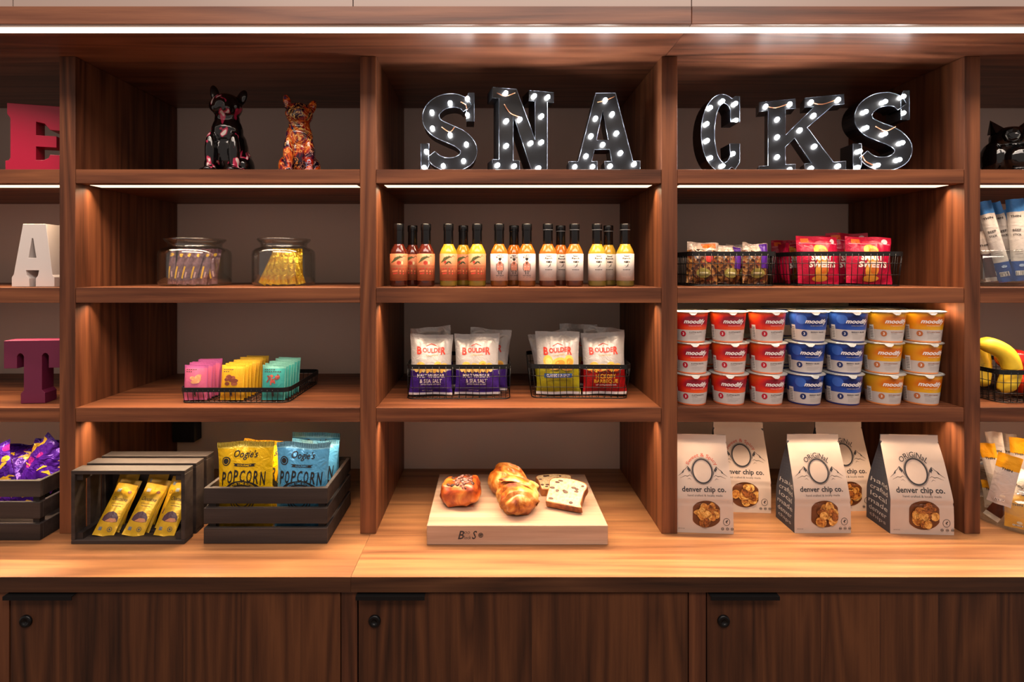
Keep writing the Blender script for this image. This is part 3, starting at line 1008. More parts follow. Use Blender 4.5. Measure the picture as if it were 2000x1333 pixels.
def liquid(c, c2):
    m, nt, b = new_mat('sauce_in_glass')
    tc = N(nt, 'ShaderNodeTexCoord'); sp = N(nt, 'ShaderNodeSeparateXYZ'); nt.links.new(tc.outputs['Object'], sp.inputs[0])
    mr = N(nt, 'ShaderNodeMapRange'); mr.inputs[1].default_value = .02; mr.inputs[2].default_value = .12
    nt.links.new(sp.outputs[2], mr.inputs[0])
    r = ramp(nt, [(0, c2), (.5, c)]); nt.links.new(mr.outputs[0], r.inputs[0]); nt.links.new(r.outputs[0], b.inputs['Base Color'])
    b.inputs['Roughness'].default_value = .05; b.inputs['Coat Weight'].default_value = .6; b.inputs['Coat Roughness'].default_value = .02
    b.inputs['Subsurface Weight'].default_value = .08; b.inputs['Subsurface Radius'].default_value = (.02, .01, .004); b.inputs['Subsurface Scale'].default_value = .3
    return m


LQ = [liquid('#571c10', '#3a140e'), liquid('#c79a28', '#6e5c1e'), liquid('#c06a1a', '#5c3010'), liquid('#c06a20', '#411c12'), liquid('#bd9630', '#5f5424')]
bp_ = [[779, 806, 832], [876, 905, 932], [975, 1004, 1029], [1070, 1095, 1122], [1166, 1188, 1221]]
knd = ['dark red sauce bottle with orange label', 'yellow sauce bottle with orange label', 'orange sauce bottle with white label of a hatted figure',
       'orange sauce bottle with plain white label', 'yellow sauce bottle with plain white label']
pos = ['left of its three', 'behind its two neighbours', 'right of its three']
for g in range(5):
    for k in range(3):
        y = .083 if k != 1 else .140
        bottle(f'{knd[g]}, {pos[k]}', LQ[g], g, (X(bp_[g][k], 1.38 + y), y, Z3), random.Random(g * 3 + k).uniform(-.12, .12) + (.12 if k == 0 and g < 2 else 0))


# ------------------------------------------------------------------ glass jars with wrapped bars on the second shelf
def glass_jar(label, prof_out, wall, loc, group=None):
    t = thing('glass_jar', label, 'jar', loc, 0, group)
    mb = MB()
    inner = [(max(0.001, r - wall), z + (wall if i < 2 else 0)) for i, (r, z) in enumerate(prof_out)]
    mb.lathe(prof_out + inner[::-1], GLASS, 48)
    mb.build('glass_body', t)
    return t


def foil_mat(name, c1, c2, rough=.28, metal=.75, bump=.5, th=.5):
    m, nt, b = new_mat(name)
    L = nt.links.new
    tc = N(nt, 'ShaderNodeTexCoord'); n = N(nt, 'ShaderNodeTexNoise'); n.inputs['Scale'].default_value = 55; n.inputs['Detail'].default_value = 2
    n.inputs['Distortion'].default_value = 1.0
    L(tc.outputs['Object'], n.inputs['Vector'])
    r = ramp(nt, [(.35, c1), (.65, c2)]); L(n.outputs['Fac'], r.inputs[0]); L(r.outputs[0], b.inputs['Base Color'])
    b.inputs['Roughness'].default_value = rough; b.inputs['Metallic'].default_value = metal
    bp = N(nt, 'ShaderNodeBump'); bp.inputs['Strength'].default_value = bump; bp.inputs['Distance'].default_value = .006
    L(n.outputs['Fac'], bp.inputs['Height']); L(bp.outputs[0], b.inputs['Normal'])
    return m


GOLD = foil_mat('gold_foil', '#e0a51c', '#f7cf45')
MAUVE = foil_mat('mauve_wrapper', '#6b4a52', '#94707a', .3, .35, .35)


def wrapped_bar(label, mat, dot, loc, rot, w=.031, h=.098, t=.013, group=None, seed=0):
    bg = Bag(w, h, t, .09, .0022, seed, 0.02, .1)
    mb = MB(); bg.body(mb, mat, None, 10, 22)
    f = bg.front(.0006)
    if dot:
        yel = col('#e3b02a', .4)
        mb.ellipse(0, h * .83, .0052, .0052, f, yel, 14)
        mb.line([(-.002, h * .16), (-.002, h * .5)], .005, f, yel); mb.line([(.006, h * .2), (.006, h * .36)], .004, f, col('#c9a0a0', .4))
    else:
        mb.ellipse(.003, h * .4, .005, .005, f, col('#b98a1a', .35, .5), 12)
    o = mb.build('wrapped_bar', None, loc, rot)
    return tag(o, label, 'snack bar', group)


JP = lambda s: [(.0015, 0), (.088 * s, 0), (.095 * s, .005), (.097 * s, .012), (.097 * s, .092), (.094 * s, .102), (.085 * s, .109), (.074 * s, .112), (.071 * s, .117),
                (.072 * s, .124), (.080 * s, .131), (.083 * s, .135), (.081 * s, .138)]
for ji, (px, s_, lb, mt, dot, tint) in enumerate([(382, 1.0, 'round glass jar holding mauve wrapped bars', MAUVE, True, 'mauve'), (555, .91, 'round glass jar holding gold foil bars', GOLD, False, 'gold')]):
    yj = .165
    cx = X(px, 1.38 + yj)
    glass_jar(lb, JP(s_), .003, (cx, yj, Z3), 'glass jars of wrapped bars')
    rr = random.Random(5 + ji)
    n = 6
    for k in range(n):           # front row: leaning in on the middle
        fx = (-.062 + .124 * k / (n - 1)) * s_
        tilt = -math.radians(22) * fx / .062 + math.radians(4) if ji else math.radians([-2, 9, 11, 12, 10, -10][k])
        yy = yj - .048 * s_ + (abs(fx) / .062) ** 2 * .028
        wrapped_bar(f'{tint} wrapped bar at the front of its jar, ' + ['leftmost', 'second from left', 'third from left', 'third from right', 'second from right', 'rightmost'][k],
                    mt, dot, (cx + fx, yy, Z3 + .0045), (math.radians(-7), tilt, fx * 5), .0265 if not ji else .028, .104, .010, f'{tint} wrapped bars in a glass jar', k + 7 * ji)
    for k in range(4):
        fx = (-.042 + .084 * k / 3) * s_
        wrapped_bar(f'{tint} wrapped bar in the back row of its jar, ' + ['leftmost', 'second from left', 'second from right', 'rightmost'][k], mt, dot, (cx + fx, yj + .012, Z3 + .0045), (math.radians(-5), math.radians(rr.uniform(-6, 6)), fx * 4),
                    .028, .106, .010, f'{tint} wrapped bars at the back of a glass jar', k + 20)

# ------------------------------------------------------------------ sachets in the low wire basket
bk = wire_basket('low black wire basket holding pink, yellow and teal sachets', .303, .262, .043, ((X(349, 1.427) + X(565, 1.427)) / 2, .047 + .128, Z4), 0, .97, .0148, ())
NUTS = [('pink', '#c65f86', '#a8508a', '#c98a62', 5, 381, .0185), ('yellow', '#cf9c1c', '#dbb22e', '#6b3020', 8, 452, .0200), ('teal', '#359490', '#6aa89c', '#7c2f2c', 6, 533, .0192)]
for ci, (nm, c1, c2, nut, cnt, px, sp_) in enumerate(NUTS):
    bm_ = band_mat(nm + '_sachet', [(0, c1), (.90, c2)], .38, .1, bump=.12)
    bag = Bag(.066, .096, .015, .07, .0012, ci * 3 + 1, 0.03, .2)
    proto = MB(); bag.body(proto, bm_, None, 16, 22)
    for sx in (-1, 1):
        proto.line([(sx * .0320, .004), (sx * .0320, .092)], .0012, bag.front(.0006), col(c2, .3))
    f = bag.front(.0007); dk = col('#3a2a2a', .6)
    nc = col(nut, .5); nc2 = col('#a8483a' if nm == 'teal' else ('#dca375' if nm == 'pink' else '#8a4a30'), .5)
    rr = random.Random(ci)
    for k in range(12 if nm != 'teal' else 16):
        mbx, mby = rr.uniform(-.015, .013), .054 + rr.uniform(-.010, .012)
        if nm == 'teal':
            a = rr.uniform(0, PI); proto.line([(mbx - .006 * math.cos(a), mby - .006 * math.sin(a)), (mbx + .006 * math.cos(a), mby + .006 * math.sin(a))], .0035, f, nc if k % 2 else nc2)
        else:
            proto.ellipse(mbx, mby, .0075, .0048, f, nc if k % 3 else nc2, 10)
    for q in range(5):
        proto.line([(-.026 + .006 * q, .0835), (-.022 + .006 * q, .0835)], .0022, f, dk)
    for q in range(8 if nm == 'teal' else 3):
        proto.line([(-.026 + .006 * q, .0775), (-.022 + .006 * q, .0775)], .0024, f, dk)
    proto.line([(0.0, .010), (0.0, .030)], .006, f, dk)
    proto.line([(0.0, .012), (0.0, .028)], .0014, f, col('#c9b7a2', .5))
    o0 = None
    for k in range(cnt):
        y = .062 + sp_ * k
        x = X(px, 1.44) + .0005 * k
        lb = f'{nm} sachet in the low basket, ' + (['frontmost', 'second from front', 'third from front', 'fourth from front', 'fifth from front', 'sixth from front', 'seventh from front', 'eighth from front'][k] if k < cnt - 1 else 'rearmost')
        rot = (math.radians(-6 + rr.uniform(-2, 2)), math.radians(rr.uniform(-1.5, 1.5)), math.radians(rr.uniform(-2, 3)))
        hz = Z4 + .0050
        if o0 is None:
            o0 = proto.build('snack_sachet', None, (x, y, hz), rot); tag(o0, lb, 'sachet', nm + ' sachets in the low basket')
        else:
            o = o0.copy(); COL.objects.link(o); o.location = (x, y, hz); o.rotation_euler = rot; o['label'] = lb
            o.scale = (1, 1, 1 + rr.uniform(0, .05))

# ------------------------------------------------------------------ chip bags in two wire baskets
wire_basket('black wire basket holding purple and white chip bags', .297, .235, .098, (X(895, 1.466), .088 + .117, Z4), 0, .985, .0190, (.33, .66))
wire_basket('black wire basket holding a green and a red chip bag in front', .291, .245, .098, (X(1136, 1.47), .092 + .120, Z4), math.radians(-2), .93, .0190, (.33, .66))
RED = col('#c8321e', .4)


def chip_bag(label, kind, loc, rot, seed, w=.127, h=.186):
    base = {'vinegar': [(0, '#cfc6c8'), (.035, '#3f2384'), (.40, '#b5b1b2')], 'salt': [(0, '#cfc6c8'), (.04, '#98941e'), (.47, '#b5b1b2')],
            'bbq': [(0, '#cfc6c8'), (.04, '#9c1218'), (.40, '#b5b1b2')]}[kind]
    mt = band_mat('chip_foil_' + kind, base, .3, .15, bump=.28)
    bg = Bag(w, h, .056, .09, .005, seed, .07, .6, bseal=.05)
    mb = MB(); bg.body(mb, mt, None, 30, 40)
    f = bg.front(.0011)
    gold, brn = col('#dfb050', .5), col('#c98a2e', .5)
    for (cx, cy, rx, ry) in ([(-.030, .082, .015, .012), (-.004, .079, .016, .011), (.020, .083, .013, .013), (.040, .080, .012, .010), (-.044, .077, .010, .008)] if kind != 'salt' else
                             [(-.030, .098, .015, .017), (.004, .092, .022, .015), (.034, .096, .014, .017), (-.010, .082, .025, .010), (.030, .080, .022, .010)]):
        mb.ellipse(cx, cy, rx, ry, f, gold, 16); mb.ellipse(cx + .002, cy - .0015, rx * .7, ry * .6, bg.front(.0014), brn if cx > 0 else col('#ecc878', .5), 12)
    ty = .128
    mb.text('B', f, -.036, ty - .003, .014, .022, RED, .035); mb.text('OULDE', f, .001, ty, .054, .014, RED, .035)
    mb.text('R', f, .036, ty - .003, .014, .022, RED, .035)
    mb.text('CANYON', f, .002, ty - .014, .036, .004, col('#c9a060', .5), .02)
    mb.line([(-.015, ty + .012), (0, ty + .019), (.015, ty + .012)], .002, f, RED)
    wh, yl = col('#efe6e6', .45), col('#e2b23a', .45)
    if kind == 'vinegar':
        for k in range(9):
            mb.ellipse(-.044 + .011 * k, .071 - .002 * (k % 2), .0055, .006, f, gold if k % 2 else col('#e9cf92', .5), 10)
        mb.text('MALT VINEGAR', f, 0, .0555, .082, .0105, wh, .02); mb.text('& SEA SALT', f, 0, .0405, .066, .0115, wh, .02)
        mb.text('KETTLE STYLE POTATO CHIPS', f, 0, .0305, .058, .004, wh, .02); mb.text('NET WT 1.5 OZ', f, -.01, .012, .03, .003, wh, .02)
    elif kind == 'salt':
        mb.poly([(-.042, .050), (.042, .050), (.042, .062), (-.042, .062)], f, col('#20509e', .45), .006)
        mb.text('CLASSIC SEA SALT', bg.front(.0016), 0, .056, .070, .0075, wh, .02)
        mb.text('KETTLE STYLE POTATO CHIPS', f, 0, .042, .058, .004, col('#6f6a1c', .5), .02)
    else:
        for k in range(7):
            mb.ellipse(-.036 + .012 * k, .073, .007, .009, f, yl if k % 2 else col('#d9641e', .5), 10)
        mb.line([(-.05, .064), (-.03, .069), (-.012, .063), (.01, .069), (.03, .063), (.05, .067)], .006, f, col('#5a1414', .5))
        mb.text('HICKORY', f, .004, .053, .060, .0135, yl, .02); mb.text('BARBEQUE', f, .004, .038, .070, .0125, yl, .02)
        mb.text('KETTLE STYLE POTATO CHIPS', f, .004, .0275, .060, .004, wh, .02)
    o = mb.build('chip_bag', None, loc, rot)
    return tag(o, label, 'chip bag', 'chip bags in the wire baskets')


zb = Z4 + .0058
R_ = math.radians
chip_bag('purple and white chip bag, front left in its basket', 'vinegar', (X(841, 1.50), .122, zb), (R_(-5), R_(1), R_(5)), 1, .124, .172)
chip_bag('purple and white chip bag, front right in its basket', 'vinegar', (X(932, 1.50), .125, zb), (R_(-5), R_(-1), R_(-4)), 4, .132, .175)
chip_bag('purple and white chip bag, behind the front left one', 'vinegar', (X(853, 1.58), .196, zb), (R_(-4), R_(-6), R_(4)), 7, .122, .187)
chip_bag('purple and white chip bag, behind the front right one, edge showing right', 'vinegar', (X(950, 1.58), .198, zb), (R_(-4), R_(4), R_(-10)), 9, .126, .181)
chip_bag('green and white chip bag with a blue stripe, front left in its basket', 'salt', (X(1092, 1.49), .126, zb), (R_(-4), R_(-1), R_(-6)), 12, .128, .179)
chip_bag('red and white chip bag, front right in its basket', 'bbq', (X(1184, 1.49), .128, zb), (R_(-5), R_(-2), R_(-8)), 15, .126, .176)
chip_bag('green and white chip bag leaning out behind the blue striped one', 'salt', (X(1088, 1.58), .196, zb), (R_(-4), R_(-9), R_(6)), 17, .122, .172)
chip_bag('greyish chip bag at the back centre of the right basket', 'bbq', (X(1128, 1.64), .256, zb), (R_(-3), R_(1), R_(0)), 20, .118, .187)
chip_bag('greyish chip bag sticking up behind the red one', 'bbq', (X(1166, 1.58), .200, zb), (R_(-3), R_(7), R_(-6)), 23, .122, .187)

# ------------------------------------------------------------------ oatmeal cups, three high
CUP = {'red': ('#d3261c', '#e8591f', '#8f1a30', '#b3122c', 'A LITTLE NUTTY', '#3a2222', '#e07040'),
       'blue': ('#1f3f95', '#2c57b4', '#152a6c', '#1b2a5e', 'BERRY BLISS', '#1d2340', '#202c6a'),
       'orange': ('#d98d14', '#dda81e', '#cf6a0c', '#b8683a', 'NUTS ABOUT BANANA', '#9a5a38', '#e58a4a')}


def cup_mat(nm, c):
    m, nt, b = new_mat('cup_print_' + nm)
    L = nt.links.new
    uv = N(nt, 'ShaderNodeUVMap'); sp = N(nt, 'ShaderNodeSeparateXYZ'); L(uv.outputs[0], sp.inputs[0])
    tc = N(nt, 'ShaderNodeTexCoord'); mp = N(nt, 'ShaderNodeMapping'); mp.inputs['Rotation'].default_value = (0, R_(35), 0); mp.inputs['Scale'].default_value = (10, 10, 34)
    L(tc.outputs['Object'], mp.inputs[0])
    n = N(nt, 'ShaderNodeTexNoise'); n.inputs['Scale'].default_value = 1.0; n.inputs['Detail'].default_value = 0
    L(mp.outputs[0], n.inputs['Vector'])
    r = ramp(nt, [(.40, c[2] if nm != 'orange' else c[2]), (.47, c[0]), (.60, c[1])]); L(n.outputs['Fac'], r.inputs[0])
    white = lin('#c4bab5')
    g = N(nt, 'ShaderNodeMath', op='LESS_THAN'); L(sp.outputs[1], g.inputs[0]); g.inputs[1].default_value = .42
    mx = N(nt, 'ShaderNodeMix'); mx.data_type = 'RGBA'; L(g.outputs[0], mx.inputs[0]); L(r.outputs[0], mx.inputs[6]); mx.inputs[7].default_value = white
    g2 = N(nt, 'ShaderNodeMath', op='LESS_THAN'); L(sp.outputs[1], g2.inputs[0]); g2.inputs[1].default_value = .045
    mx2 = N(nt, 'ShaderNodeMix'); mx2.data_type = 'RGBA'; L(g2.outputs[0], mx2.inputs[0]); L(mx.outputs[2], mx2.inputs[6]); mx2.inputs[7].default_value = lin(c[6])
    L(mx2.outputs[2], b.inputs['Base Color']); b.inputs['Roughness'].default_value = .32; b.inputs['Coat Weight'].default_value = .25
    return m


LIDM = col('#c9ccc8', .28, .75)
LIDTOP = col('#c9cbc6', .35, .35)
CH = .0845


def make_cup(nm, label, loc, rz):
    c = CUP[nm]
    t = thing('oatmeal_cup', label, 'cup', loc, rz, 'stacked oatmeal cups')
    rb, rt, h = .0385, .0475, .0815
    mb = MB()
    prof = [(0.001, .001), (rb - .002, 0)] + [(rb + (rt - rb) * k / 10, h * k / 10) for k in range(11)]
    # v runs 0..1 over the wall only
    vs, fs, uv = [], [], []
    n = 40
    for i in range(11):
        for k in range(n + 1):
            a = 2 * PI * k / n - PI / 2 + PI
            r = rb + (rt - rb) * i / 10
            vs.append((r * math.cos(a), r * math.sin(a), h * i / 10)); uv.append((k / n, i / 10))
    for i in range(10):
        for k in range(n):
            fs.append((i * (n + 1) + k, i * (n + 1) + k + 1, (i + 1) * (n + 1) + k + 1, (i + 1) * (n + 1) + k))
    mb.add(vs, fs, cup_mats[nm], uv, True)
    mb.lathe([(0.0, .0015), (rb - .003, .0015), (rb - .001, 0), (rb, 0.0004)], cup_mats[nm], n)

    def f0(off):
        def f(x, y):
            r = rb + (rt - rb) * y / h
            a = -PI / 2 + x / .0435
            return ((r + off) * math.cos(a), (r + off) * math.sin(a), y)
        return f
    f = f0(.0005)
    wh = col('#f2ecea', .4)
    if nm == 'blue':
        mb.ellipse(.002, .059, .016, .016, f0(.0003), col('#14266a', .35), 24, .006)
        mb.ellipse(-.030, .062, .013, .013, f0(.0003), col('#3a63bb', .35), 20, .006)
    mb.text('moodify', f, .007, .0560, .057, .0155, wh, .035, .3, 0, .005)
    mb.text('NATURALLY BOOST YOUR MOOD', f, .008, .0455, .034, .0018, wh, .0, 0, 0, .006)
    mb.ellipse(-.024, .0235, .0074, .0078, f, col(c[3], .4), 20, .006)
    mb.text('3', f0(.0008), -.024, .0235, .004, .007, wh, .02)
    dk = col(c[5], .5)
    mb.text(c[4], f, .010, .0285, .036, .0032, dk, .02, 0, 0, .006)
    mb.text('OATMEAL', f, .000, .0240, .016, .0024, col('#8b7f7b', .5), 0, 0, 0, .006)
    for k in range(3):
        mb.line([(-.006, .0185 - .004 * k), (.030 - .006 * k, .0185 - .004 * k)], .0006, f, col('#aaa09a', .5))
    # nutrition panel with bars, left side
    mb.poly([(-.062, .008), (-.048, .008), (-.048, .046), (-.062, .046)], f, col('#e6dfda', .5), .004)
    for k in range(7):
        mb.line([(-.060, .012 + .0045 * k), (-.050, .012 + .0045 * k)], .0016, f0(.0008), col('#3a3836', .5), False, .004)
    mb.build('cup_body', t)
    mb = MB()
    mb.lathe([(rt - .001, h - .002), (rt + .0035, h - .001), (rt + .0045, h + .0005), (rt + .0042, h + .0015), (rt + .002, h + .0022)], LIDM, 40)
    mb.lathe([(rt + .002, h + .0022), (rt - .002, h + .0016), (rt - .006, h + .0019), (0, h + .0021)], LIDTOP, 40)
    # pull tab, bent down over the rim
    mb.add([(-.012, -rt - .002, h + .0018), (.012, -rt - .002, h + .0018), (.009, -rt - .008, h - .002), (-.009, -rt - .008, h - .002), (.004, -rt - .0095, h - .006), (-.004, -rt - .0095, h - .006)],
           [(0, 3, 2, 1), (3, 5, 4, 2)], LIDTOP)
    mb.build('foil_lid', t)
    return t


cup_mats = {k: cup_mat(k, v) for k, v in CUP.items()}
cpx = [[1347, 1420, 1497, 1578, 1655, 1721, 1801], [1350, 1419, 1496, 1573, 1648, 1719, 1797], [1349, 1417, 1492, 1570, 1645, 1724, 1796]]
ccol = ['red', 'red', 'red', 'blue', 'blue', 'orange', 'orange']
cpos = ['leftmost red column', 'middle red column', 'right red column', 'left blue column', 'right blue column', 'left orange column', 'right orange column']
protos = {}
rr = random.Random(11)
yc = .0590
for lv, lvn in enumerate(['top', 'middle', 'bottom']):
    for k in range(7):
        z = Z4 + .0005 + CH * (2 - lv)
        x = X(cpx[lv][k], 1.439)
        if k and x - lastx < .1042:
            x = lastx + .1042
        lastx = x
        rz = rr.uniform(-.36, -.02)
        lb = f'{ccol[k]} oatmeal cup, {lvn} of the front {cpos[k]}'
        if ccol[k] not in protos:
            protos[ccol[k]] = make_cup(ccol[k], lb, (x, yc, z), rz)
        else:
            dup(protos[ccol[k]], lb, (x, yc, z), (0, 0, rz))
for lv, lvn in enumerate(['top', 'middle', 'bottom']):
    for k in range(7):
        if lv == 0 and k in (0, 1, 2):
            continue
        lb = f'{ccol[k]} oatmeal cup, {lvn} one standing behind the front {cpos[k]}'
        dup(protos[ccol[k]], lb, (.552 + .1056 * k - .003 * lv, .187 + .003 * rr.random(), Z4 + .0005 + CH * (2 - lv)), (0, 0, rr.uniform(.5, 1.3)))

# ------------------------------------------------------------------ granola and sweets baskets above the cups
wire_basket('black wire basket holding granola bags beside the upright', .250, .262, .098, (X(1437, 1.46) - .004, .078 + .132, Z3), 0, .95, .0175, (.33, .66))
wire_basket('black wire basket holding raspberry red sweet pouches', .300, .245, .098, (X(1668, 1.46), .080 + .124, Z3), 0, .95, .0175, (.33, .66))


def granola_mat():
    m, nt, b = new_mat('granola_in_film')
    L = nt.links.new
    tc = N(nt, 'ShaderNodeTexCoord'); v = N(nt, 'ShaderNodeTexVoronoi'); v.inputs['Scale'].default_value = 120
    L(tc.outputs['Object'], v.inputs['Vector'])
    sp = N(nt, 'ShaderNodeSeparateColor'); L(v.outputs['Color'], sp.inputs[0])
    r = ramp(nt, [(.0, '#27120a'), (.35, '#4d2814'), (.6, '#744822'), (.85, '#97703c'), (.96, '#6b2a18')]); L(sp.outputs[0], r.inputs[0])
    uv = N(nt, 'ShaderNodeUVMap'); s2 = N(nt, 'ShaderNodeSeparateXYZ'); L(uv.outputs[0], s2.inputs[0])
    g = N(nt, 'ShaderNodeMath', op='GREATER_THAN'); L(s2.outputs[1], g.inputs[0]); g.inputs[1].default_value = .80
    mx = N(nt, 'ShaderNodeMix'); mx.data_type = 'RGBA'; L(g.outputs[0], mx.inputs[0]); L(r.outputs[0], mx.inputs[6]); mx.inputs[7].default_value = lin('#a8968a')
    L(mx.outputs[2], b.inputs['Base Color'])
    b.inputs['Roughness'].default_value = .25; b.inputs['Coat Weight'].default_value = .5; b.inputs['Coat Roughness'].default_value = .1
    bp = N(nt, 'ShaderNodeBump'); bp.inputs['Strength'].default_value = .5; bp.inputs['Distance'].default_value = .004
    L(v.outputs['Distance'], bp.inputs['Height']); L(bp.outputs[0], b.inputs['Normal'])
    return m


GRAN = granola_mat()
zg = Z3 + .0058


def granola(label, loc, rot, seed, accent, w=.094, h=.128):
    bg = Bag(w, h, .042, .07, .006, seed, .05, .7, bseal=.05)
    mb = MB(); bg.body(mb, GRAN, None, 22, 30)
    f = bg.front(.0009)
    ac = col(accent, .35)
    if accent == '#4b1a8a':
        mb.poly([(.008, .045), (.036, .045), (.037, h * .98), (.010, h * .98)], f, ac, .006)
    else:
        mb.poly([(-.004, h * .86), (.036, h * .86), (.034, h * .97), (-.002, h * .97)], f, ac, .006); mb.ellipse(.014, h * .62, .012, .014, f, col('#a3221c', .35), 16, .006)
    mb.ellipse(0, .030, .020, .014, f, col('#8c8440', .4), 16, .006)
    mb.line([(-.013, .030), (.013, .031)], .004, bg.front(.0013), col('#d9d2b0', .4))
    return tag(mb.build('granola_bag', None, loc, rot), label, 'granola bag', 'granola bags in the wire basket')


granola('clear granola bag with an orange top corner, front left', (X(1376, 1.48), .122, zg), (R_(-8), R_(4), R_(-4)), 2, '#c8601e', .090, .122)
granola('clear granola bag with a purple strip, front middle', (X(1428, 1.48), .126, zg), (R_(-6), R_(7), R_(5)), 5, '#4b1a8a', .080, .112)
granola('clear granola bag with a purple strip, front right', (X(1482, 1.48), .122, zg), (R_(-6), R_(3), R_(3)), 9, '#4b1a8a', .080, .120)
granola('clear granola bag standing behind the front left granola bag', (X(1385, 1.58), .21, zg), (R_(-4), R_(-5), R_(4)), 12, '#c8601e', .09, .122)
granola('clear granola bag standing behind the purple striped ones', (X(1447, 1.58), .21, zg), (R_(-4), R_(2), 0), 15, '#4b1a8a', .09, .118)

SWM = band_mat('raspberry_pouch', [(0, '#ad0c38'), (.84, '#b91238')], .3, .05, bump=.28)


def sweets(label, loc, rot, seed, w=.128, h=.140, front=True):
    bg = Bag(w, h, .042, .12, .0045, seed, .04, .8, bseal=.03)
    mb = MB(); bg.body(mb, SWM, None, 26, 32)
    f = bg.front(.001)
    org, wh, gd = col('#ee6a2c', .4), col('#f6e9e6', .4), col('#e8a63c', .4)
    mb.poly([(-.050, h * .86), (-.020, h * .86), (-.022, h * .95), (-.050, h * .95)], f, org, .006)
    mb.ellipse(.044, h * .90, .008, .008, f, col('#f0cdd2', .4), 18, .006)
    mb.line([(-.058, h * .845), (.058, h * .845)], .002, f, col('#e98aa0', .3))
    # jelly sweet photo: a few rounded golden lumps
    for (cx, cy, rx, ry) in [(.0, .094, .021, .020), (.0, .068, .016, .013), (-.001, .038, .019, .022), (.0, .015, .022, .009)]:
        mb.ellipse(cx, cy, rx, ry, f, gd, 20, .006)
    for (cx, cy, rx, ry) in [(.004, .092, .012, .010), (.005, .040, .010, .012)]:
        mb.ellipse(cx, cy, rx, ry, bg.front(.0013), col('#d9742a', .35), 18, .006)
    f2 = bg.front(.0017)
    mb.text('SMART', f2, -.001, .074, .064, .017, wh, .045, .1); mb.text('SWEETS', f2, .002, .054, .082, .017, wh, .045, .1)
    return tag(mb.build('sweets_pouch', None, loc, rot), label, 'sweets pouch', 'sweet pouches in the wire basket')


sweets('raspberry red sweet pouch, front left of the two facing out', (X(1607, 1.485), .124, zg), (R_(-6), R_(1), R_(3)), 3, .128, .139)
sweets('raspberry red sweet pouch, front right of the two facing out', (X(1706, 1.485), .124, zg), (R_(-6), R_(2), R_(-3)), 8, .130, .138)
sweets('raspberry red sweet pouch rising behind the front pair', (X(1662, 1.56), .188, zg), (R_(-5), R_(0), 0), 13, .124, .152)
sweets('raspberry red sweet pouch, behind the front left pouch', (X(1604, 1.56), .176, zg), (R_(-5), R_(-2), R_(6)), 17, .120, .142)
sweets('raspberry red sweet pouch, turned sideways in the left back corner', (.945, .268, zg), (R_(-3), R_(-1), R_(6)), 21, .118, .134)
sweets('raspberry red sweet pouch, edge on at the far left of its basket', (.896, .205, zg), (R_(-2), R_(-1), R_(80)), 29, .070, .120)
sweets('raspberry red sweet pouch, behind the front right pouch', (X(1655, 1.60), .262, zg), (R_(-4), R_(1), R_(-4)), 25, .124, .142)

# ------------------------------------------------------------------ paper chip bags on the counter
PAPER = None
m, nt, b = new_mat('beige_paper')
tc = N(nt, 'ShaderNodeTexCoord'); n_ = N(nt, 'ShaderNodeTexNoise'); n_.inputs['Scale'].default_value = 9; n_.inputs['Detail'].default_value = 3
nt.links.new(tc.outputs['Object'], n_.inputs['Vector'])
r_ = ramp(nt, [(.3, '#b3a094'), (.7, '#bcaa9e')]); nt.links.new(n_.outputs['Fac'], r_.inputs[0]); nt.links.new(r_.outputs[0], b.inputs['Base Color'])
b.inputs['Roughness'].default_value = .5
bp_n = N(nt, 'ShaderNodeBump'); bp_n.inputs['Strength'].default_value = .25; bp_n.inputs['Distance'].default_value = .01
nt.links.new(n_.outputs['Fac'], bp_n.inputs['Height']); nt.links.new(bp_n.outputs[0], b.inputs['Normal'])
PAPER = m
NAVY = col('#2b2d38', .55)
INK = col('#29272c', .55)


CHIPM = []
for q_, (a_, b_, c_, d_) in enumerate([('#7a4216', '#a8692a', '#bd8238', '#cf9a50'), ('#8f5a22', '#b88038', '#cc9a50', '#dcb16a'), ('#5e3012', '#8a5020', '#a5682c', '#b87c3a'), ('#80501e', '#bb8840', '#d2a258', '#dfb870'), ('#4e260e', '#75401a', '#8f5224', '#a5642e')]):
    m_, nt_, b2_ = new_mat('fried_chip')
    tc_ = N(nt_, 'ShaderNodeTexCoord'); no_ = N(nt_, 'ShaderNodeTexNoise'); no_.inputs['Scale'].default_value = 75 + 9 * q_; no_.inputs['Detail'].default_value = 4; no_.inputs['Distortion'].default_value = 1.2
    nt_.links.new(tc_.outputs['Object'], no_.inputs['Vector'])
    rp_ = ramp(nt_, [(.34, a_), (.46, b_), (.56, c_), (.68, d_)]); nt_.links.new(no_.outputs['Fac'], rp_.inputs[0]); nt_.links.new(rp_.outputs[0], b2_.inputs['Base Color'])
    b2_.inputs['Roughness'].default_value = .35
    bu_ = N(nt_, 'ShaderNodeBump'); bu_.inputs['Strength'].default_value = .5; bu_.inputs['Distance'].default_value = .004
    nt_.links.new(no_.outputs['Fac'], bu_.inputs['Height']); nt_.links.new(bu_.outputs[0], b2_.inputs['Normal'])
    CHIPM.append(m_)


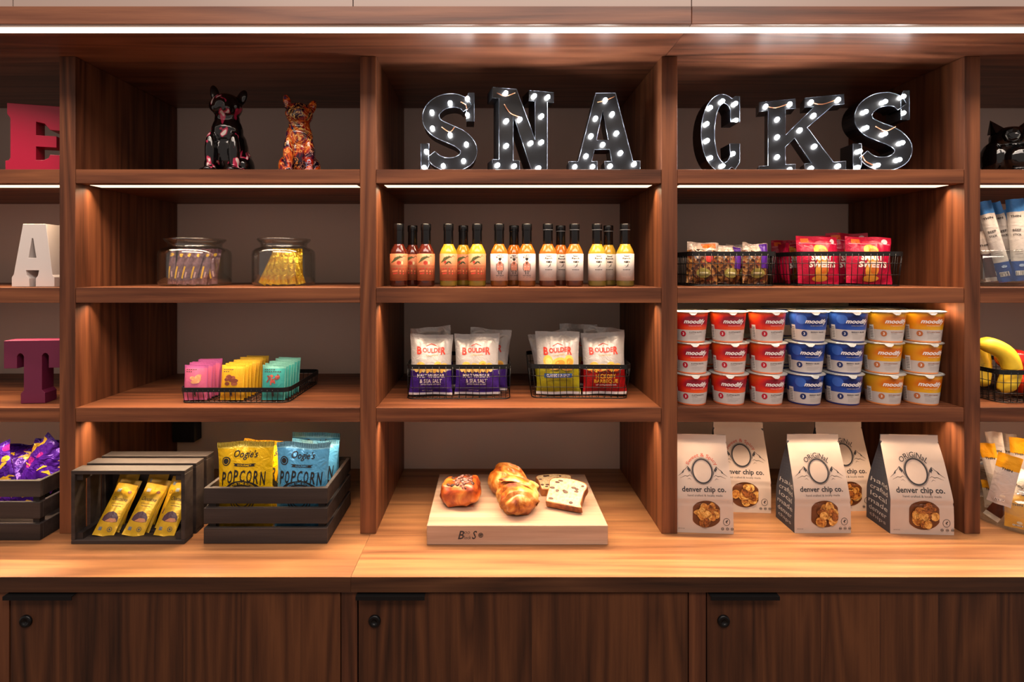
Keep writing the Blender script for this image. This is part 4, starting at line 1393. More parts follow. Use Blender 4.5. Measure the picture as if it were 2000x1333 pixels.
def chipstuff(mb, f, cx, cy, rx, ry, seed):
    rr = random.Random(seed)
    cs = CHIPM
    for k in range(20):
        a, q = rr.uniform(0, 2 * PI), rr.uniform(0, .72)
        x, y = cx + rx * q * math.cos(a), cy + ry * q * math.sin(a)
        R1, R2, th = rr.uniform(.010, .016), rr.uniform(.007, .012), rr.uniform(0, PI)
        lim = lambda px_, py_: (px_, py_)
        pts = []
        for i in range(14):
            t = 2 * PI * i / 14
            u, v = R1 * math.cos(t), R2 * math.sin(t)
            X1, Y1 = x + u * math.cos(th) - v * math.sin(th), y + u * math.sin(th) + v * math.cos(th)
            d = math.hypot((X1 - cx) / rx, (Y1 - cy) / ry)
            if d > .97:
                X1, Y1 = cx + (X1 - cx) / d * .97, cy + (Y1 - cy) / d * .97
            X1 = max(cx - rx * .89, min(cx + rx * .89, X1))
            pts.append((X1, Y1))
        o = .0009 + .00022 * k
        ff = lambda a_, b_, o=o: f(a_, b_, o)
        mb.poly(pts, ff, cs[k % 5], .01)
        mb.line(pts[:7], .0009, lambda a_, b_, o=o: f(a_, b_, o + .0001), cs[(k + 3) % 5], False, .01)


def paper_bag(label, spicy, loc, rz, w, h, d, seed):
    t = thing('paper_chip_bag', label, 'chip bag', loc, rz, 'paper bags of potato chips')
    wt = w * .93
    vb = .35                              # height share where the sides start to close

    def depth(v):
        k = 0 if v < vb else min(1, (v - vb) / (.93 - vb))
        return -d / 2 * (1 - k ** 1.15) - .0012

    def P(x, v, side, off=0.0):
        """x metres, v 0..1"""
        ww = (w + (wt - w) * max(0, v - .2) / .8)
        wob = .0030 * nz(x * 8 + seed, v * 2.2, side * 2.0, 1.3) * min(1, v * 3) * (1 if v < .93 else .4)
        crease = .0020 * math.exp(-((v - .32) / .012) ** 2)
        if side > 0:
            y = depth(v) + wob + crease - off
        else:
            y = -depth(v) + wob + off
        tx = x * ww / w
        return (tx, y, v * h)
    mb = MB()
    mb.grid(lambda u, v: P((u - .5) * w, v, 1), 20, 40, PAPER)
    mb.grid(lambda u, v: P((.5 - u) * w, v, -1), 12, 24, PAPER)
    mb.box(-w / 2 + .001, w / 2 - .001, -d / 2 + .001, d / 2 - .001, 0, .0015, PAPER)
    f = lambda x, y, o=.0006: P(x, max(0, min(1, y / h)), 1, o)
    s = w / .152
    # emblem: ring with an empty plain disc, mountains either side
    ey, rx, ry = h * .635, .0265 * s, .0290 * s
    for rad, wd in ((1.0, .0034), (1.14, .0007), (1.08, .0007)):
        mb.line([(rx * rad * math.cos(2 * PI * k / 40), ey + ry * rad * math.sin(2 * PI * k / 40)) for k in range(40)], wd * s, f, INK, True)
    for sx in (-1, 1):
        L1 = [(.029, -.010), (.034, .004), (.040, .011), (.047, .004), (.052, .001), (.058, -.006), (.068, -.013)]
        mb.line([(sx * x * s, ey + y * s) for x, y in L1], [.0012, .002, .0016, .0012, .0018, .0014, .0004], f, INK)
        mb.poly([(sx * x * s, ey + y * s) for x, y in ((.0335, .001), (.040, .0105), (.0415, .0035), (.0385, .001), (.037, -.003))], f, INK)
        mb.poly([(sx * x * s, ey + y * s) for x, y in ((.051, .000), (.0535, -.001), (.057, -.0055), (.0535, -.005))], f, INK)
        mb.line([(sx * x * s, ey + y * s) for x, y in ((.029, -.014), (.036, -.010), (.042, -.013), (.049, -.012), (.063, -.018))], [.0004, .0012, .0015, .0012, .0004], f, INK)
        mb.line([(sx * x * s, ey + y * s) for x, y in ((.032, -.022), (.037, -.018), (.043, -.020))], [.0003, .001, .0003], f, INK)
    if spicy:
        mb.text('Sweet & Spicy', f, 0, ey + .0385 * s, .098 * s, .012 * s, col('#b0503c', .55), .008, 0, .046 * s)
    else:
        mb.text('ORiGiNaL', f, 0, ey + .0385 * s, .078 * s, .013 * s, INK, .01, 0, .046 * s)
    mb.text('denver chip co.', f, 0, h * .452, .119 * s, .0175 * s, INK, .022)
    mb.text('hand crafted & locally made', f, .002, h * .397, .094 * s, .0070 * s, col('#55504f', .55), 0)
    # window showing the chips
    wx, wy, wrx, wry = .004 * s, h * .205, .041 * s, .036 * s
    pts = []
    for k in range(40):
        a = 2 * PI * k / 40
        pts.append((wx + max(-.86 * wrx, min(.90 * wrx, wrx * 1.02 * math.cos(a))), wy + wry * math.sin(a)))
    mb.poly(pts, f, col('#5c3014', .5), .008)
    chipstuff(mb, f, wx, wy, wrx, wry, seed)
    mb.line([(-w * .46, h * .318), (w * .46, h * .318)], .0007, lambda x, y: P(x, y / h, 1, .0004), col('#b5a094', .5))
    # small badges and the net weight note
    bx = w * .38
    mb.line([(bx + .0085 * s * math.cos(2 * PI * k / 20), h * .125 + .0095 * s * math.sin(2 * PI * k / 20)) for k in range(20)], .0012, f, INK, True)
    mb.line([(bx + .002, h * .108), (bx - .001, h * .125), (bx + .003, h * .142)], [.001, .004, .003], f, INK)
    for k in range(3):
        q = bx - .0105 * s + k * .0125 * s
        mb.line([(q + .0034 * math.cos(2 * PI * j / 14), h * .052 + .0034 * math.sin(2 * PI * j / 14)) for j in range(14)], .0009, f, INK, True)
        mb.line([(q - .0022, h * .052), (q + .0022, h * .052)], .0016, f, INK)
    mb.text('NET WT 5 OZ', f, -w * .40, h * .045, .016, .0022, INK)
    mb.build('bag_body', t)
    # gusseted dark sides with white lettering
    for sx in (-1, 1):
        g = MB()
        fold = .010

        def S(u, v, sx=sx, off=0.0):
            """u 0 (front) .. 1 (back)"""
            ww = (w + (wt - w) * max(0, v - .2) / .8) / 2
            y0, y1 = P(sx * w / 2, v, 1)[1], P(sx * w / 2, v, -1)[1]
            k = 0 if v < .12 else min(1, (v - .12) / .8)
            inn = fold * k * 1.5 * (1 - abs(2 * u - 1)) * 1.6
            return (sx * (ww - inn + off), y0 + (y1 - y0) * u, v * h)
        g.grid(lambda u, v: S(u, v), 8, 30, NAVY, False)
        wh = col('#9b9696', .6)
        words = ['hand', 'crafted', 'local', 'made', 'denver', 'chips']
        for i, wd in enumerate(words):
            g.text(wd, lambda x, y: S(min(1, max(0, .5 + (-sx) * (-1) * x / d * (1 if sx > 0 else 1))), y / h, sx, .0012), 0, h * (.465 - .078 * i), d * (.80 - .06 * (i % 3)), .0125, wh, 0, 0, 0, .006)
        if sx < 0:
            pass
        o = g.build('side_panel', t); o['label'] = 'dark navy side panel with pale lettering'
    return t


paper_bag('paper chip bag with red arched lettering, front one against the upright', True, (X(1377, 1.388), .046, ZC), R_(-4), .150, .249, .082, 1)
paper_bag('paper chip bag with red arched lettering, rear one', True, (X(1455, 1.50), .163, ZC), R_(-4), .152, .249, .082, 2)
paper_bag('paper chip bag with black arched lettering, front middle one', False, (X(1586, 1.43), .049, ZC), R_(0), .150, .249, .088, 3)
paper_bag('paper chip bag with black arched lettering, rear one', False, (X(1650, 1.52), .170, ZC), R_(2), .150, .249, .082, 4)
paper_bag('paper chip bag with black arched lettering, rightmost', False, (X(1777, 1.42), .044, ZC), R_(-3), .162, .249, .092, 5)

# ------------------------------------------------------------------ maple board with pastries
MAPLE = wood('maple_board', '#8f7362', '#a88b78', '#bfa18b', 'x', rough=.45, rings=7, planks=(1, .0405), scale=.8)
bd = thing('cutting_board', 'thick pale maple cutting board under the pastries', 'cutting board', (.067, .108, ZC))
mb = MB(); mb.rbox(-.2305, .2305, -.1645, .1645, 0, .0506, .0018, MAPLE)
mb.build('board', bd)
mb = MB()
fb = lambda x, y: (x, -.1648, y)
mb.text('B', fb, -.143, .026, .0165, .0215, INK, .02, .3); mb.text('S', fb, -.109, .026, .013, .0215, INK, .02, .3)
mb.text('oo', fb, -.1275, .032, .014, .0065, INK, .0, .2); mb.text('lock', fb, -.1265, .0195, .018, .0085, INK, .01, .1)
mb.line([(-.093 + .0055 * math.cos(2 * PI * k / 20), .0255 + .0055 * math.sin(2 * PI * k / 20)) for k in range(20)], .0016, fb, INK, True)
mb.ellipse(-.093, .0255, .0042, .0042, fb, col('#5a4a3c', .5), 16, 0); mb.line([(-.097, .0255), (-.089, .0275)], .002, lambda x, y: (x, -.1650, y), INK)
o = mb.build('printed_mark', bd); o['label'] = 'dark stamped maker mark'
ZB = ZC + .0508


def crust(name, a, b_, c_, d, scl=26, rough=.38, bump=.5):
    m, nt, b = new_mat(name)
    L = nt.links.new
    tc = N(nt, 'ShaderNodeTexCoord'); n = N(nt, 'ShaderNodeTexNoise'); n.inputs['Scale'].default_value = scl; n.inputs['Detail'].default_value = 5
    n.inputs['Distortion'].default_value = .8
    L(tc.outputs['Object'], n.inputs['Vector'])
    r = ramp(nt, [(.33, a), (.46, b_), (.58, c_), (.70, d)]); L(n.outputs['Fac'], r.inputs[0]); L(r.outputs[0], b.inputs['Base Color'])
    b.inputs['Roughness'].default_value = rough
    b.inputs['Coat Weight'].default_value = .15
    bp = N(nt, 'ShaderNodeBump'); bp.inputs['Strength'].default_value = bump; bp.inputs['Distance'].default_value = .006
    L(n.outputs['Fac'], bp.inputs['Height']); L(bp.outputs[0], b.inputs['Normal'])
    return m


CR = crust('croissant_crust', '#7a300d', '#b5641c', '#d2954a', '#e0bd80')
DN = crust('danish_crust', '#6b220d', '#9c4115', '#bd6424', '#cf8b3e')


def croissant(label, loc, rot, L_, R1, R2, seed, ridges=4.5):
    """coiled laminated pastry: plump body with diagonal overlapping folds"""
    mb = MB()

    def fn(u, v):
        a = 2 * PI * u
        t = v * 2 - 1
        env = max(0, 1 - abs(t) ** 2.6) ** .55
        ph = ridges * v + .55 * u * 1.0 + .35 * math.sin(a + seed)
        fr = ph - math.floor(ph)
        step = (1 - fr) ** 1.4
        rr_ = env * (1 + .24 * step - .08) * (1 + .13 * nz(math.cos(a) * 1.3, math.sin(a) * 1.3, t * 2 + seed, 1.6))
        bend = .012 * (1 - t * t)
        z = R2 * rr_ * math.sin(a)
        return (R1 * rr_ * math.cos(a) + bend, L_ * t, max(z, -R2 * .78))
    mb.grid(fn, 44, 70, CR, True, None, True)
    # a loose flap tucked across the top, as twisted dough
    def flap(u, v):
        a = math.radians(-20 + 150 * v)
        t = -.55 + 1.0 * v
        w = .020 * math.sin(PI * min(1, max(.02, v))) ** .5
        x = R1 * 1.07 * math.cos(a); z = R2 * 1.10 * math.sin(a)
        q = (u - .5) * 2
        return (x * (1 + .05 * (1 - q * q)), L_ * t + q * w, z * (1 + .10 * (1 - q * q)) * (.93 + .07 * math.cos(t * 2)))
    if seed < 2:
        mb.grid(flap, 8, 22, CR, True)
    o = mb.build('croissant', None, loc, rot)
    return tag(o, label, 'croissant', 'croissants on the board')


croissant('golden croissant in front, its tip toward the board edge', (X(1004, 1.40), .032, ZB + .0362), (R_(8), 0, R_(14)), .062, .052, .040, 1.3)
croissant('golden croissant behind, raised higher than the front one', (X(987, 1.50), .134, ZB + .0385), (R_(14), 0, R_(-38)), .050, .050, .042, 4.1, 4.5)

dn = thing('pecan_danish', 'brown glazed pastry with chopped nuts, left on the board', 'pastry', (X(899, 1.45), .072, ZB), R_(-12))
mb = MB()


def dfn(u, v):
    a, p = 2 * PI * u, PI * (v - .5)
    ce = lambda x, e: math.copysign(abs(x) ** e, x)
    x, y, z = ce(math.cos(p), .5) * ce(math.cos(a), .55), ce(math.cos(p), .5) * ce(math.sin(a), .55), ce(math.sin(p), .75)
    fold = .06 * math.sin(x * 9 + 2.0 * z)
    k = 1 + .06 * nz(x * 2, y * 2, z * 2, 1.5) + fold * (1 if abs(x) > .4 else .4)
    zz = .032 * z * k
    return (.053 * x * k, .047 * y * k, zz + .0335 + .004 * math.sin(x * 3))


mb.grid(dfn, 48, 30, DN, True, None, True)
mb.build('dough', dn)
rr = random.Random(4)
NUTM = [col('#4a2218', .5), col('#7c4a42', .5), col('#2f1512', .5), col('#94706c', .5)]
from mathutils.bvhtree import BVHTree
bv = BVHTree.FromPolygons([Vector(p) for p in mb.v], mb.f)
for k in range(95):
    x = rr.gauss(.010, .017); y = rr.gauss(-.010, .018)
    if abs(x) > .042 or abs(y) > .040: continue
    hit = bv.ray_cast(Vector((x, y, .3)), Vector((0, 0, -1)))
    if hit[0] is None: continue
    M = Matrix.Translation(hit[0] + Vector((0, 0, .0006))) @ hit[1].to_track_quat('Z', 'Y').to_matrix().to_4x4() @ Matrix.Rotation(rr.uniform(0, 3), 4, 'Z')
    mn = MB(); s_ = rr.uniform(.0028, .0050)
    mn.ellipsoid((0, 0, 0), (s_ * 1.3, s_, s_ * .6), NUTM[k % 4], 8, M); mn.build('nut_piece', dn)

# raisin loaf slices
CRUMB, nt, b = new_mat('loaf_crumb')
tc = N(nt, 'ShaderNodeTexCoord'); n_ = N(nt, 'ShaderNodeTexNoise'); n_.inputs['Scale'].default_value = 120; n_.inputs['Detail'].default_value = 4
nt.links.new(tc.outputs['Object'], n_.inputs['Vector'])
r_ = ramp(nt, [(.3, '#a08358'), (.45, '#bfa680'), (.7, '#cfbb98')]); nt.links.new(n_.outputs['Fac'], r_.inputs[0]); nt.links.new(r_.outputs[0], b.inputs['Base Color'])
b.inputs['Roughness'].default_value = .8
LCR = crust('loaf_crust', '#5e2c12', '#85461f', '#9c5a2a', '#b8773c', 30, .6, .3)


def slice_(label, loc, rot, seed):
    t = thing('loaf_slice', label, 'bread slice', loc, 0, 'raisin loaf slices', rot)
    out = [(-.046, .0), (.046, .0), (.048, .012), (.050, .050), (.053, .060), (.054, .072), (.047, .080), (.034, .084), (.0, .088), (-.034, .084), (-.047, .080), (-.054, .072), (-.053, .060), (-.050, .050), (-.048, .012)]
    out = smooth_path(out + [out[0]], 3)[:-1]
    mb = MB(); mb.prism([out], .021, LCR, None, .0012)
    mb.build('crust', t)
    inn = [(x * .95, .044 + (y - .044) * .94) for x, y in out]
    mb = MB(); f = lambda x, y: (x, -.0003, y)
    mb.poly(inn, f, CRUMB, 0); 
    mb.build('crumb', t)
    rr = random.Random(seed)
    for k in range(13):
        x, y = rr.uniform(-.042, .042), rr.uniform(.010, .078)
        mb = MB(); mb.ellipsoid((x, -.0002, y), (rr.uniform(.004, .0082), .0014, rr.uniform(.003, .0052)), col('#4a2d24', .5), 10); mb.build('raisin', t)


slice_('raisin loaf slice lying in front on the other slice', (X(1100, 1.37), .014, ZB + .021), (R_(-62), R_(0), R_(-24)), 1)
slice_('raisin loaf slice lying behind, half covered by the front one', (X(1093, 1.45), .110, ZB + .0215), (R_(-84), 0, R_(3)), 5)

# ------------------------------------------------------------------ slatted crates
CRW = wood('dark_stained_slat', '#191413', '#2a2321', '#3b322f', 'x', rough=.6, rings=6)


def crate(label, W, D, Hh, loc, rot, nslat=3, sh=.040, gap=.011, group='dark slatted wooden crates'):
    """open-top slatted crate; slats run round the four sides"""
    t = thing('wooden_crate', label, 'crate', loc, 0, group, rot)
    th = .0095
    mb = MB(); mb.box(-W / 2 + th, W / 2 - th, -D / 2 + th, D / 2 - th, .002, .008, CRW); mb.build('base_panel', t)
    for sx in (-1, 1):
        for sy in (-1, 1):
            mb = MB(); cx, cy = sx * (W / 2 - th - .0085), sy * (D / 2 - th - .0085)
            mb.box(cx - .0082, cx + .0082, cy - .0082, cy + .0082, .0085, Hh - .006, CRW); mb.build('corner_post', t)
    for k in range(nslat):
        z0 = k * (sh + gap); z1 = z0 + sh
        for sy in (-1, 1):
            mb = MB(); y = sy * (D / 2 - th / 2)
            mb.rbox(-W / 2, W / 2, y - th / 2, y + th / 2, z0, z1, .0008, CRW); mb.build('slat', t)
        for sx in (-1, 1):
            mb = MB(); x = sx * (W / 2 - th / 2)
            mb.rbox(x - th / 2, x + th / 2, -D / 2 + th + .0002, D / 2 - th - .0002, z0, z1, .0008, CRW); mb.build('slat', t)
    return t


# crate on its side, opening toward the room
crate('dark slatted crate lying on its side with gold chocolate bars inside', .290, .187, .142, (X(248.5, 1.326), -.052 + .142, ZC + .0940), (R_(90), 0, 0), 3, .038, .014)
crate('dark slatted crate holding yellow and blue popcorn bags', .316, .222, .142, (X(518.5, 1.33), -.050 + .111, ZC + .0004), (0, 0, 0))
crate('dark slatted crate of purple snack bags at the left picture edge', .320, .222, .156, (X(78, 1.346) - .160, -.034 + .111, ZC + .0004), (0, 0, 0), 3, .042, .014)

# ------------------------------------------------------------------ gold chocolate bars in the lying crate
CG = band_mat('gold_bar_wrapper', [(0, '#d2a520'), (.88, '#b98f28')], .3, .35, bump=.12)


def choc(label, loc, rot, seed):
    bg = Bag(.052, .130, .016, .07, .0012, seed, .02, .1)
    mb = MB(); bg.body(mb, CG, None, 14, 26)
    f = bg.front(.0007)
    br = col('#4d2c3a', .4)
    mb.poly([(-.019, .036), (-.018, .046), (-.011, .055), (0, .059), (.011, .055), (.018, .046), (.019, .036), (.010, .033), (-.010, .033)], f, br, .006)
    mb.poly([(-.010, .034), (0, .042), (.013, .043), (.018, .037), (.010, .033)], bg.front(.001), col('#c07c50', .4), .006)
    mb.text('Chocolove', f, 0, .090, .038, .010, col('#5a4416', .4), .01, .4); mb.text('ALMONDS & SEA SALT', f, 0, .078, .032, .0028, col('#5a4416', .4))
    mb.line([(-.012, .072), (.012, .072)], .0015, f, col('#8a6a20', .4))
    mb.line([(.010 + .0052 * math.cos(2 * PI * k / 18), .017 + .0052 * math.sin(2 * PI * k / 18)) for k in range(18)], .0012, f, col('#4a5058', .4), True); mb.ellipse(.010, .017, .0022, .0026, f, col('#4a5058', .4), 10, 0)
    mb.poly([(-.017, .012), (-.009, .012), (-.009, .020), (-.017, .020)], f, col('#6a6f7a', .4), 0)
    mb.poly([(-.018, .107), (-.008, .107), (-.008, .116), (-.018, .116)], f, col('#8f969a', .4), 0); mb.ellipse(.014, .110, .005, .004, f, col('#7b4a3c', .4), 12, 0)
    return tag(mb.build('chocolate_bar', None, loc, rot), label, 'chocolate bar', 'gold chocolate bars in the lying crate')


zc_ = ZC + .0100
for i, (px, y, lean, tilt, yaw, lb) in enumerate([(200, -.032, -36, 12, 6, 'gold chocolate bar leaning at the front left of the crate'), (258, -.032, -36, 12, 4, 'gold chocolate bar leaning at the front centre of the crate'),
                                                  (319, -.032, -36, 9, 2, 'gold chocolate bar leaning at the front right of the crate'),
                                                  (212, -.006, -33, 12, 8, 'gold chocolate bar behind the front left one'), (222, .026, -22, 8, 8, 'gold chocolate bar at the back left of the crate'),
                                                  (271, -.006, -33, 12, 4, 'gold chocolate bar behind the front centre one'), (282, .026, -22, 7, 6, 'gold chocolate bar at the back centre of the crate'),
                                                  (322, .006, -28, 7, 2, 'gold chocolate bar behind the front right one')]):
    choc(lb, (X(px, 1.38 + y), y, zc_), (R_(lean), R_(tilt), R_(yaw)), i * 3)

# ------------------------------------------------------------------ popcorn bags
def popcorn(label, c, c2, loc, rot, seed, w=.150, h=.190, t=.06):
    mt = band_mat('popcorn_foil', [(0, c), (.3, c), (.93, c2)], .27, .25, stripes=('#33280f' if c[1] in 'ed' else '#16303e', 44, .945), bump=.38)
    bg = Bag(w, h, t, .055, .0055, seed, .05, .6)
    mb = MB(); bg.body(mb, mt, None, 32, 42)
    f = bg.front(.0012)
    k_ = col('#1e1a18', .45)
    mb.text("Oogie's", f, .004, h * .865, .066, .024, k_, .012, .25)
    mb.ellipse(-.048, h * .80, .0115, .0115, f, k_, 18, .006); mb.line([(-.048 + .008 * math.cos(2 * PI * q / 16), h * .80 + .008 * math.sin(2 * PI * q / 16)) for q in range(16)], .0012, bg.front(.0016), mt, True)
    mb.poly([(-.026, h * .745), (.032, h * .745), (.028, h * .76), (.034, h * .775), (-.028, h * .775), (-.022, h * .76)], f, k_, .008); mb.text('GOURMET', bg.front(.0016), .003, h * .76, .036, .0045, mt, .01)
    for i, ch in enumerate('POPCORN'):
        x = (i - 3) * .0175
        mb.text(ch, f, x, h * .645 - .00 - abs(i - 3) ** 1.6 * .0013, .0135, .030 + abs(i - 3) * .0016, k_, .02, .12)
    arc = [(.052 * math.cos(math.radians(a)), h * .40 + .040 * math.sin(math.radians(a))) for a in range(0, 181, 12)]
    mb.line(arc, .013, f, k_)
    mb.text('MOVIE TIME BUTTER', bg.front(.0017), 0, h * .40 + .0405, .070, .006, mt, .01, 0, .050)
    for rd in (.026, .020, .014):
        mb.line([(rd * 1.2 * math.cos(2 * PI * q / 26), h * .37 + rd * math.sin(2 * PI * q / 26)) for q in range(26)], .0025, f, k_, True)
    mb.text('NET WT 1 OZ', f, 0, h * .11, .03, .004, k_)
    return tag(mb.build('popcorn_bag', None, loc, rot), label, 'popcorn bag', 'popcorn bags in the slatted crate')


zp = ZC + .009
YEL, YE2, BLU, BL2 = '#e8b80c', '#e8c848', '#58a4d0', '#86c2da'
popcorn('yellow popcorn bag, front one in its crate', YEL, YE2, (-.6485, -.006, zp), (R_(-2), R_(0), R_(2)), 2, .146, .236, .048)
popcorn('yellow popcorn bag behind the front yellow one', YEL, '#c48d18', (-.632, .048, zp), (R_(-3), R_(3), R_(-3)), 6, .132, .220, .044)
popcorn('blue popcorn bag, front one in its crate', BLU, BL2, (-.501, -.006, zp), (R_(-2), R_(1), R_(-2)), 9, .140, .234, .048)
popcorn('blue popcorn bag rising highest at the back', BLU, BL2, (-.515, .138, zp), (R_(-2), R_(1), R_(0)), 13, .142, .214, .036)
popcorn('blue popcorn bag at the right, behind the front blue one', BLU, BL2, (-.500, .072, zp), (R_(-3), R_(2), R_(0)), 17, .132, .212, .050)

# ------------------------------------------------------------------ purple snack bags in the left crate
PUR = band_mat('purple_snack_foil', [(0, '#4c1a96'), (.93, '#3a1478')], .22, .35, spots=[('#e2b43a', .60, 15, .08, .9), ('#a5258c', .64, 24, 0, .9)], bump=.7)
for i, (px, y, z, rot, lb) in enumerate([(74, .020, .095, (-30, 6, 8), 'purple and yellow snack bag on top of the pile, front right'), (-4, .02, .088, (-42, -6, -6), 'purple and yellow snack bag on top of the pile, front left'),
                                         (66, .152, .095, (-4, 34, 4), 'purple snack bag whose corner points up beside the upright'), (2, .145, .095, (-8, -24, -8), 'dark purple snack bag at the back left of the pile'),
                                         (34, .005, .010, (-3, 0, 2), 'purple snack bag low in the crate behind the slats')]):
    bg = Bag(.112 if i < 4 else .14, .128 if i < 4 else .085, .04, .06, .006, i * 5 + 2, .06, .5)
    mb = MB(); bg.body(mb, PUR, None, 28, 32); f = bg.front(.0012)
    rq = random.Random(i + 50)
    for q in range(7):
        x, y, a = rq.uniform(-.045, .045), rq.uniform(.025, .10), rq.uniform(-.6, 1.2)
        mb.line([(x - .013 * math.cos(a), y - .013 * math.sin(a)), (x + .004, y + .005), (x + .015 * math.cos(a), y + .011 * math.sin(a))], [.002, rq.uniform(.005, .010), .002], f, col('#cfa22c', .35))
    tag(mb.build('snack_bag', None, (X(px, 1.38 + y), y, ZC + z), tuple(R_(a) for a in rot)), lb, 'snack bag', 'purple snack bags in the left crate')

# ------------------------------------------------------------------ meat sticks in jars at the right edge
def stick(label, kind, loc, rot, L_=.175, w=.030, seed=0, group=None):
    c = {'blue': [(0, '#1a458f'), (.24, '#bdb7b4'), (.84, '#3a7ac4')], 'yellow': [(0, '#c4b9b2'), (.72, '#dc9a14')], 'label': [(0, '#dc9a14'), (.9, '#e2a828')],
         'brown': [(0, '#b9aea8'), (.08, '#451812'), (.55, '#c4b9b2'), (.84, '#d5c9c0')]}[kind]
    mt = _M.get(('stick', kind))
    if mt is None:
        mt = band_mat('stick_wrap_' + kind, c, .33, .1, bump=.18); _M[('stick', kind)] = mt
    bg = Bag(w, L_, .013, .06, .0022, seed, .05, .1)
    mb = MB(); bg.body(mb, mt, None, 10, 30); f = bg.front(.0008)
    k_ = col('#2f2a2a', .5)
    mb.text('THIN', f, 0, L_ * .79 if kind == 'blue' else L_ * .72, .022, .006, k_, .03)
    if kind == 'blue':
        mb.text('BEEF', f, 0, L_ * .62, .018, .007, k_, .02); mb.text('STICK', f, 0, L_ * .565, .018, .006, k_, .02)
        for q in range(3):
            mb.line([(-.008, L_ * (.33 + .025 * q)), (.008, L_ * (.33 + .025 * q))], .0012, f, col('#7a7672', .5))
    if kind != 'brown':
        mb.poly([(-.010, L_ * .07), (.010, L_ * .07), (.010, L_ * .125), (-.010, L_ * .125)], f, col('#e6e0dc', .5), .006)
        for q in range(6):
            mb.line([(-.008 + .003 * q, L_ * .075), (-.008 + .003 * q, L_ * .12)], .0013, bg.front(.0012), k_)
        mb.ellipse(.004, L_ * .19, .006, .004, f, col('#9fb4d6' if kind == 'blue' else '#d8cbb8', .5), 12, 0)
    return tag(mb.build('meat_stick', None, loc, rot), label, 'meat stick', group)


def stick_at(label, kind, base, top, w, seed, group):
    """base and top are (pixel x, pixel y, depth y) read off the photo"""
    B = Vector((X(base[0], 1.38 + base[2]), base[2], H(base[1], 1.38 + base[2])))
    T = Vector((X(top[0], 1.38 + top[2]), top[2], H(top[1], 1.38 + top[2])))
    zv = (T - B).normalized(); fw = (Vector((0, CY, CZ)) - B).normalized()
    yv = -(fw - zv * fw.dot(zv)).normalized(); xv = yv.cross(zv)
    e = Matrix((xv, yv, zv)).transposed().to_euler()
    stick(label, kind, B, e, (T - B).length, w, seed, group)


xj, yj = 1.452, .155
glass_jar('clear glass jar of blue and white meat sticks', [(.001, 0), (.088, 0), (.096, .006), (.098, .014), (.098, .080), (.096, .084), (.094, .092), (.097, .096), (.097, .101)], .0025, (xj, yj, Z3), 'jars of meat sticks')
G1 = 'meat sticks in the blue jar'
for i, (bs, tp, kd, w, lb) in enumerate([
        ((1967, 551, .078), (1920, 394, .100), 'blue', .033, 'blue and white meat stick leaning furthest left at the front'),
        ((1990, 540, .125), (1938, 396, .118), 'blue', .033, 'blue and white meat stick leaning left, second from the upright'),
        ((1995, 549, .086), (1981, 389, .095), 'blue', .037, 'blue and white meat stick standing upright at the picture edge'),
        ((1950, 549, .140), (1912, 400, .150), 'blue', .032, 'blue and white meat stick against the left wall of the jar'),
        ((1985, 546, .190), (1958, 411, .170), 'blue', .032, 'blue and white meat stick deep in the jar behind the others'),
        ((1937, 550, .108), (1917, 452, .112), 'brown', .024, 'short dark brown meat stick at the left of the blue jar')]):
    stick_at(lb, kd, bs, tp, w, i * 3, G1)

xk, yk = 1.492, .085
glass_jar('large glass jar of yellow and white meat sticks on the counter', [(.001, 0), (.122, 0), (.132, .006), (.135, .016), (.132, .075), (.122, .092), (.108, .103), (.102, .110), (.104, .118), (.112, .126), (.118, .132), (.116, .136)], .003, (xk, yk, ZC), 'jars of meat sticks')
G2 = 'meat sticks in the yellow jar'
for i, (bs, tp, kd, w, lb) in enumerate([
        ((1952, 968, .100), (1926, 866, .110), 'yellow', .036, 'yellow tipped meat stick pointing up at the far left of its jar'),
        ((1950, 985, .020), (1974, 890, .000), 'yellow', .048, 'yellow tipped meat stick in front, its tip toward the viewer'),
        ((1962, 975, .100), (1940, 844, .105), 'brown', .036, 'white tipped meat stick rising highest at the back left'),
        ((1975, 970, .120), (1967, 847, .125), 'brown', .038, 'white tipped meat stick rising beside the highest one'),
        ((1996, 965, .085), (1990, 856, .080), 'yellow', .040, 'yellow tipped meat stick at the right picture edge'),
        ((1934, 1012, .065), (2010, 925, .040), 'brown', .034, 'brown and white meat stick lying slanted across the jar'),
        ((1988, 1033, .015), (1986, 968, .022), 'label', .052, 'yellow meat stick with a barcode low at the front of the jar'),
        ((1940, 994, .120), (1932, 940, .128), 'yellow', .036, 'yellow meat stick standing against the left wall of its jar')]):
    stick_at(lb, kd, bs, tp, w, 40 + i * 3, G2)

# ------------------------------------------------------------------ fruit basket
bx, by = 1.509, .155
wire_basket('black wire basket of bananas and apples', .245, .236, .092, (bx, by, Z4), 0, .94, .0185, (.3, .62))
BAN, nt, b = new_mat('banana_peel')
tc = N(nt, 'ShaderNodeTexCoord'); n_ = N(nt, 'ShaderNodeTexNoise'); n_.inputs['Scale'].default_value = 22; n_.inputs['Detail'].default_value = 4
nt.links.new(tc.outputs['Object'], n_.inputs['Vector'])
r_ = ramp(nt, [(.28, '#8a6a1e'), (.34, '#d9b32a'), (.55, '#e8c534'), (.75, '#d8c23a')]); nt.links.new(n_.outputs['Fac'], r_.inputs[0]); nt.links.new(r_.outputs[0], b.inputs['Base Color'])
b.inputs['Roughness'].default_value = .42


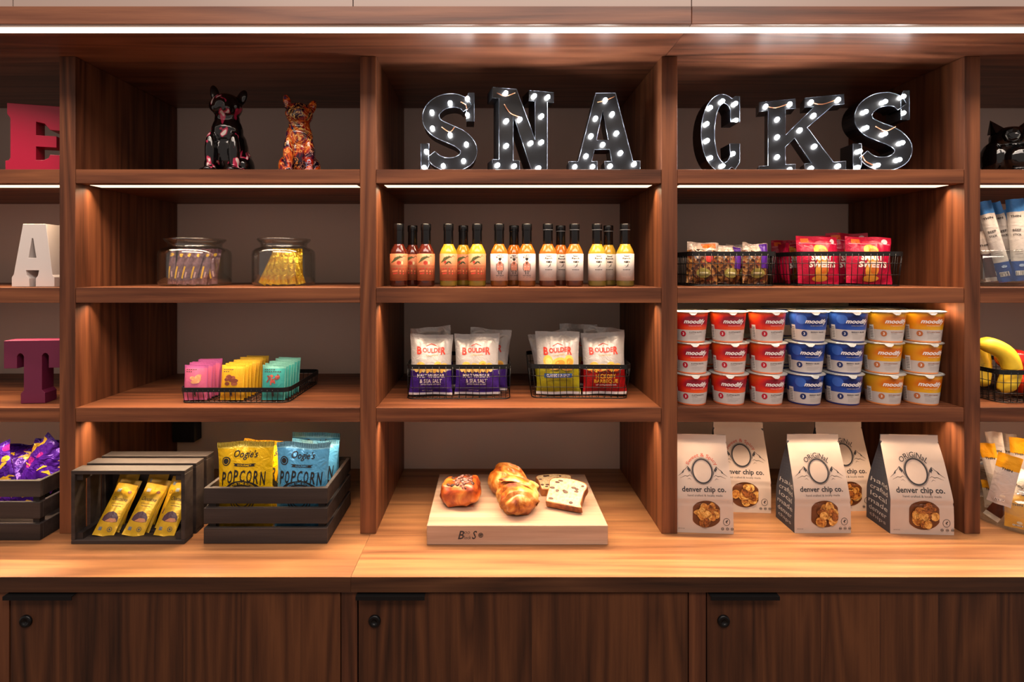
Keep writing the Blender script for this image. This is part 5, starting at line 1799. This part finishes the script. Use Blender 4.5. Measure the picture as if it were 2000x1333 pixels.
def banana(label, pts, seed):
    t = thing('banana', label, 'banana', pts[-1], 0, 'bananas in the fruit basket')
    base = Vector(pts[-1])
    P = [Vector(p) - base for p in smooth_path(pts, 8)]
    K = len(P); rad = []
    for i in range(K):
        v = i / (K - 1)
        rad.append(.0205 * min(1, (v / .16) ** .7 if v < .16 else 1) * (1 if v < .82 else max(.25, 1 - ((v - .82) / .18) ** 1.5 * .8)) + .0025)
    mb = MB(); mb.tube(P, rad, BAN, 7 if False else 10); mb.build('fruit_body', t)
    mb = MB(); d = (P[0] - P[2]).normalized(); mb.tube([P[0], P[0] + d * .012, P[0] + d * .022], [.005, .0042, .005], col('#b59a34', .5), 8); mb.build('stem', t)
    mb = MB(); mb.ellipsoid(P[-1], (.0045, .0045, .004), col('#3a2c18', .6), 8); mb.build('blossom_end', t)
    return t


zf = Z4
banana('banana arching nearest the viewer over the basket rim', [(1.376, .102, 1.404), (1.408, .088, 1.402), (1.438, .076, 1.380), (1.452, .072, 1.340), (1.444, .074, 1.300), (1.424, .078, 1.277)], 1)
banana('banana tucked left behind the arching one', [(1.392, .150, 1.415), (1.408, .146, 1.398), (1.421, .140, 1.362), (1.424, .134, 1.322), (1.419, .130, 1.294), (1.414, .128, 1.279)], 2)
banana('banana rising to the stem behind the other two', [(1.396, .178, 1.425), (1.430, .186, 1.412), (1.462, .188, 1.382), (1.474, .184, 1.342), (1.466, .178, 1.304), (1.455, .174, 1.279)], 3)
APM = crust('apple_skin', '#8f1418', '#b3201c', '#c8402a', '#dd9a4a', 14, .22, .02)
for (x, y, z, lb, sc_) in [(1.517, .088, .0395, 'red apple low behind the basket wires', .037), (1.520, .140, .0395 + .064, 'orange red apple on top at the picture edge', .038), (1.580, .190, .041, 'red apple at the back right of the fruit basket', .038)]:
    t = thing('apple', lb, 'apple', (x, y, zf + z), 0, 'apples in the fruit basket')
    mb = MB()
    prof = []
    for k in range(21):
        a = -PI / 2 + PI * k / 20
        rr_ = sc_ * math.cos(a) * (1 + .10 * math.sin(a)); zz = sc_ * (.88 * math.sin(a) - (.22 * math.exp(-(rr_ / (sc_ * .3)) ** 2) if a > 0 else -.12 * math.exp(-(rr_ / (sc_ * .3)) ** 2)))
        prof.append((max(.0003, rr_), zz))
    mb.lathe(prof, APM, 28); mb.build('fruit_body', t)
    mb = MB(); mb.tube([(0, 0, sc_ * .62), (.001, 0, sc_ * .85), (.003, 0, sc_ * 1.05)], .0013, col('#4a3018', .7), 6); mb.build('stem', t)
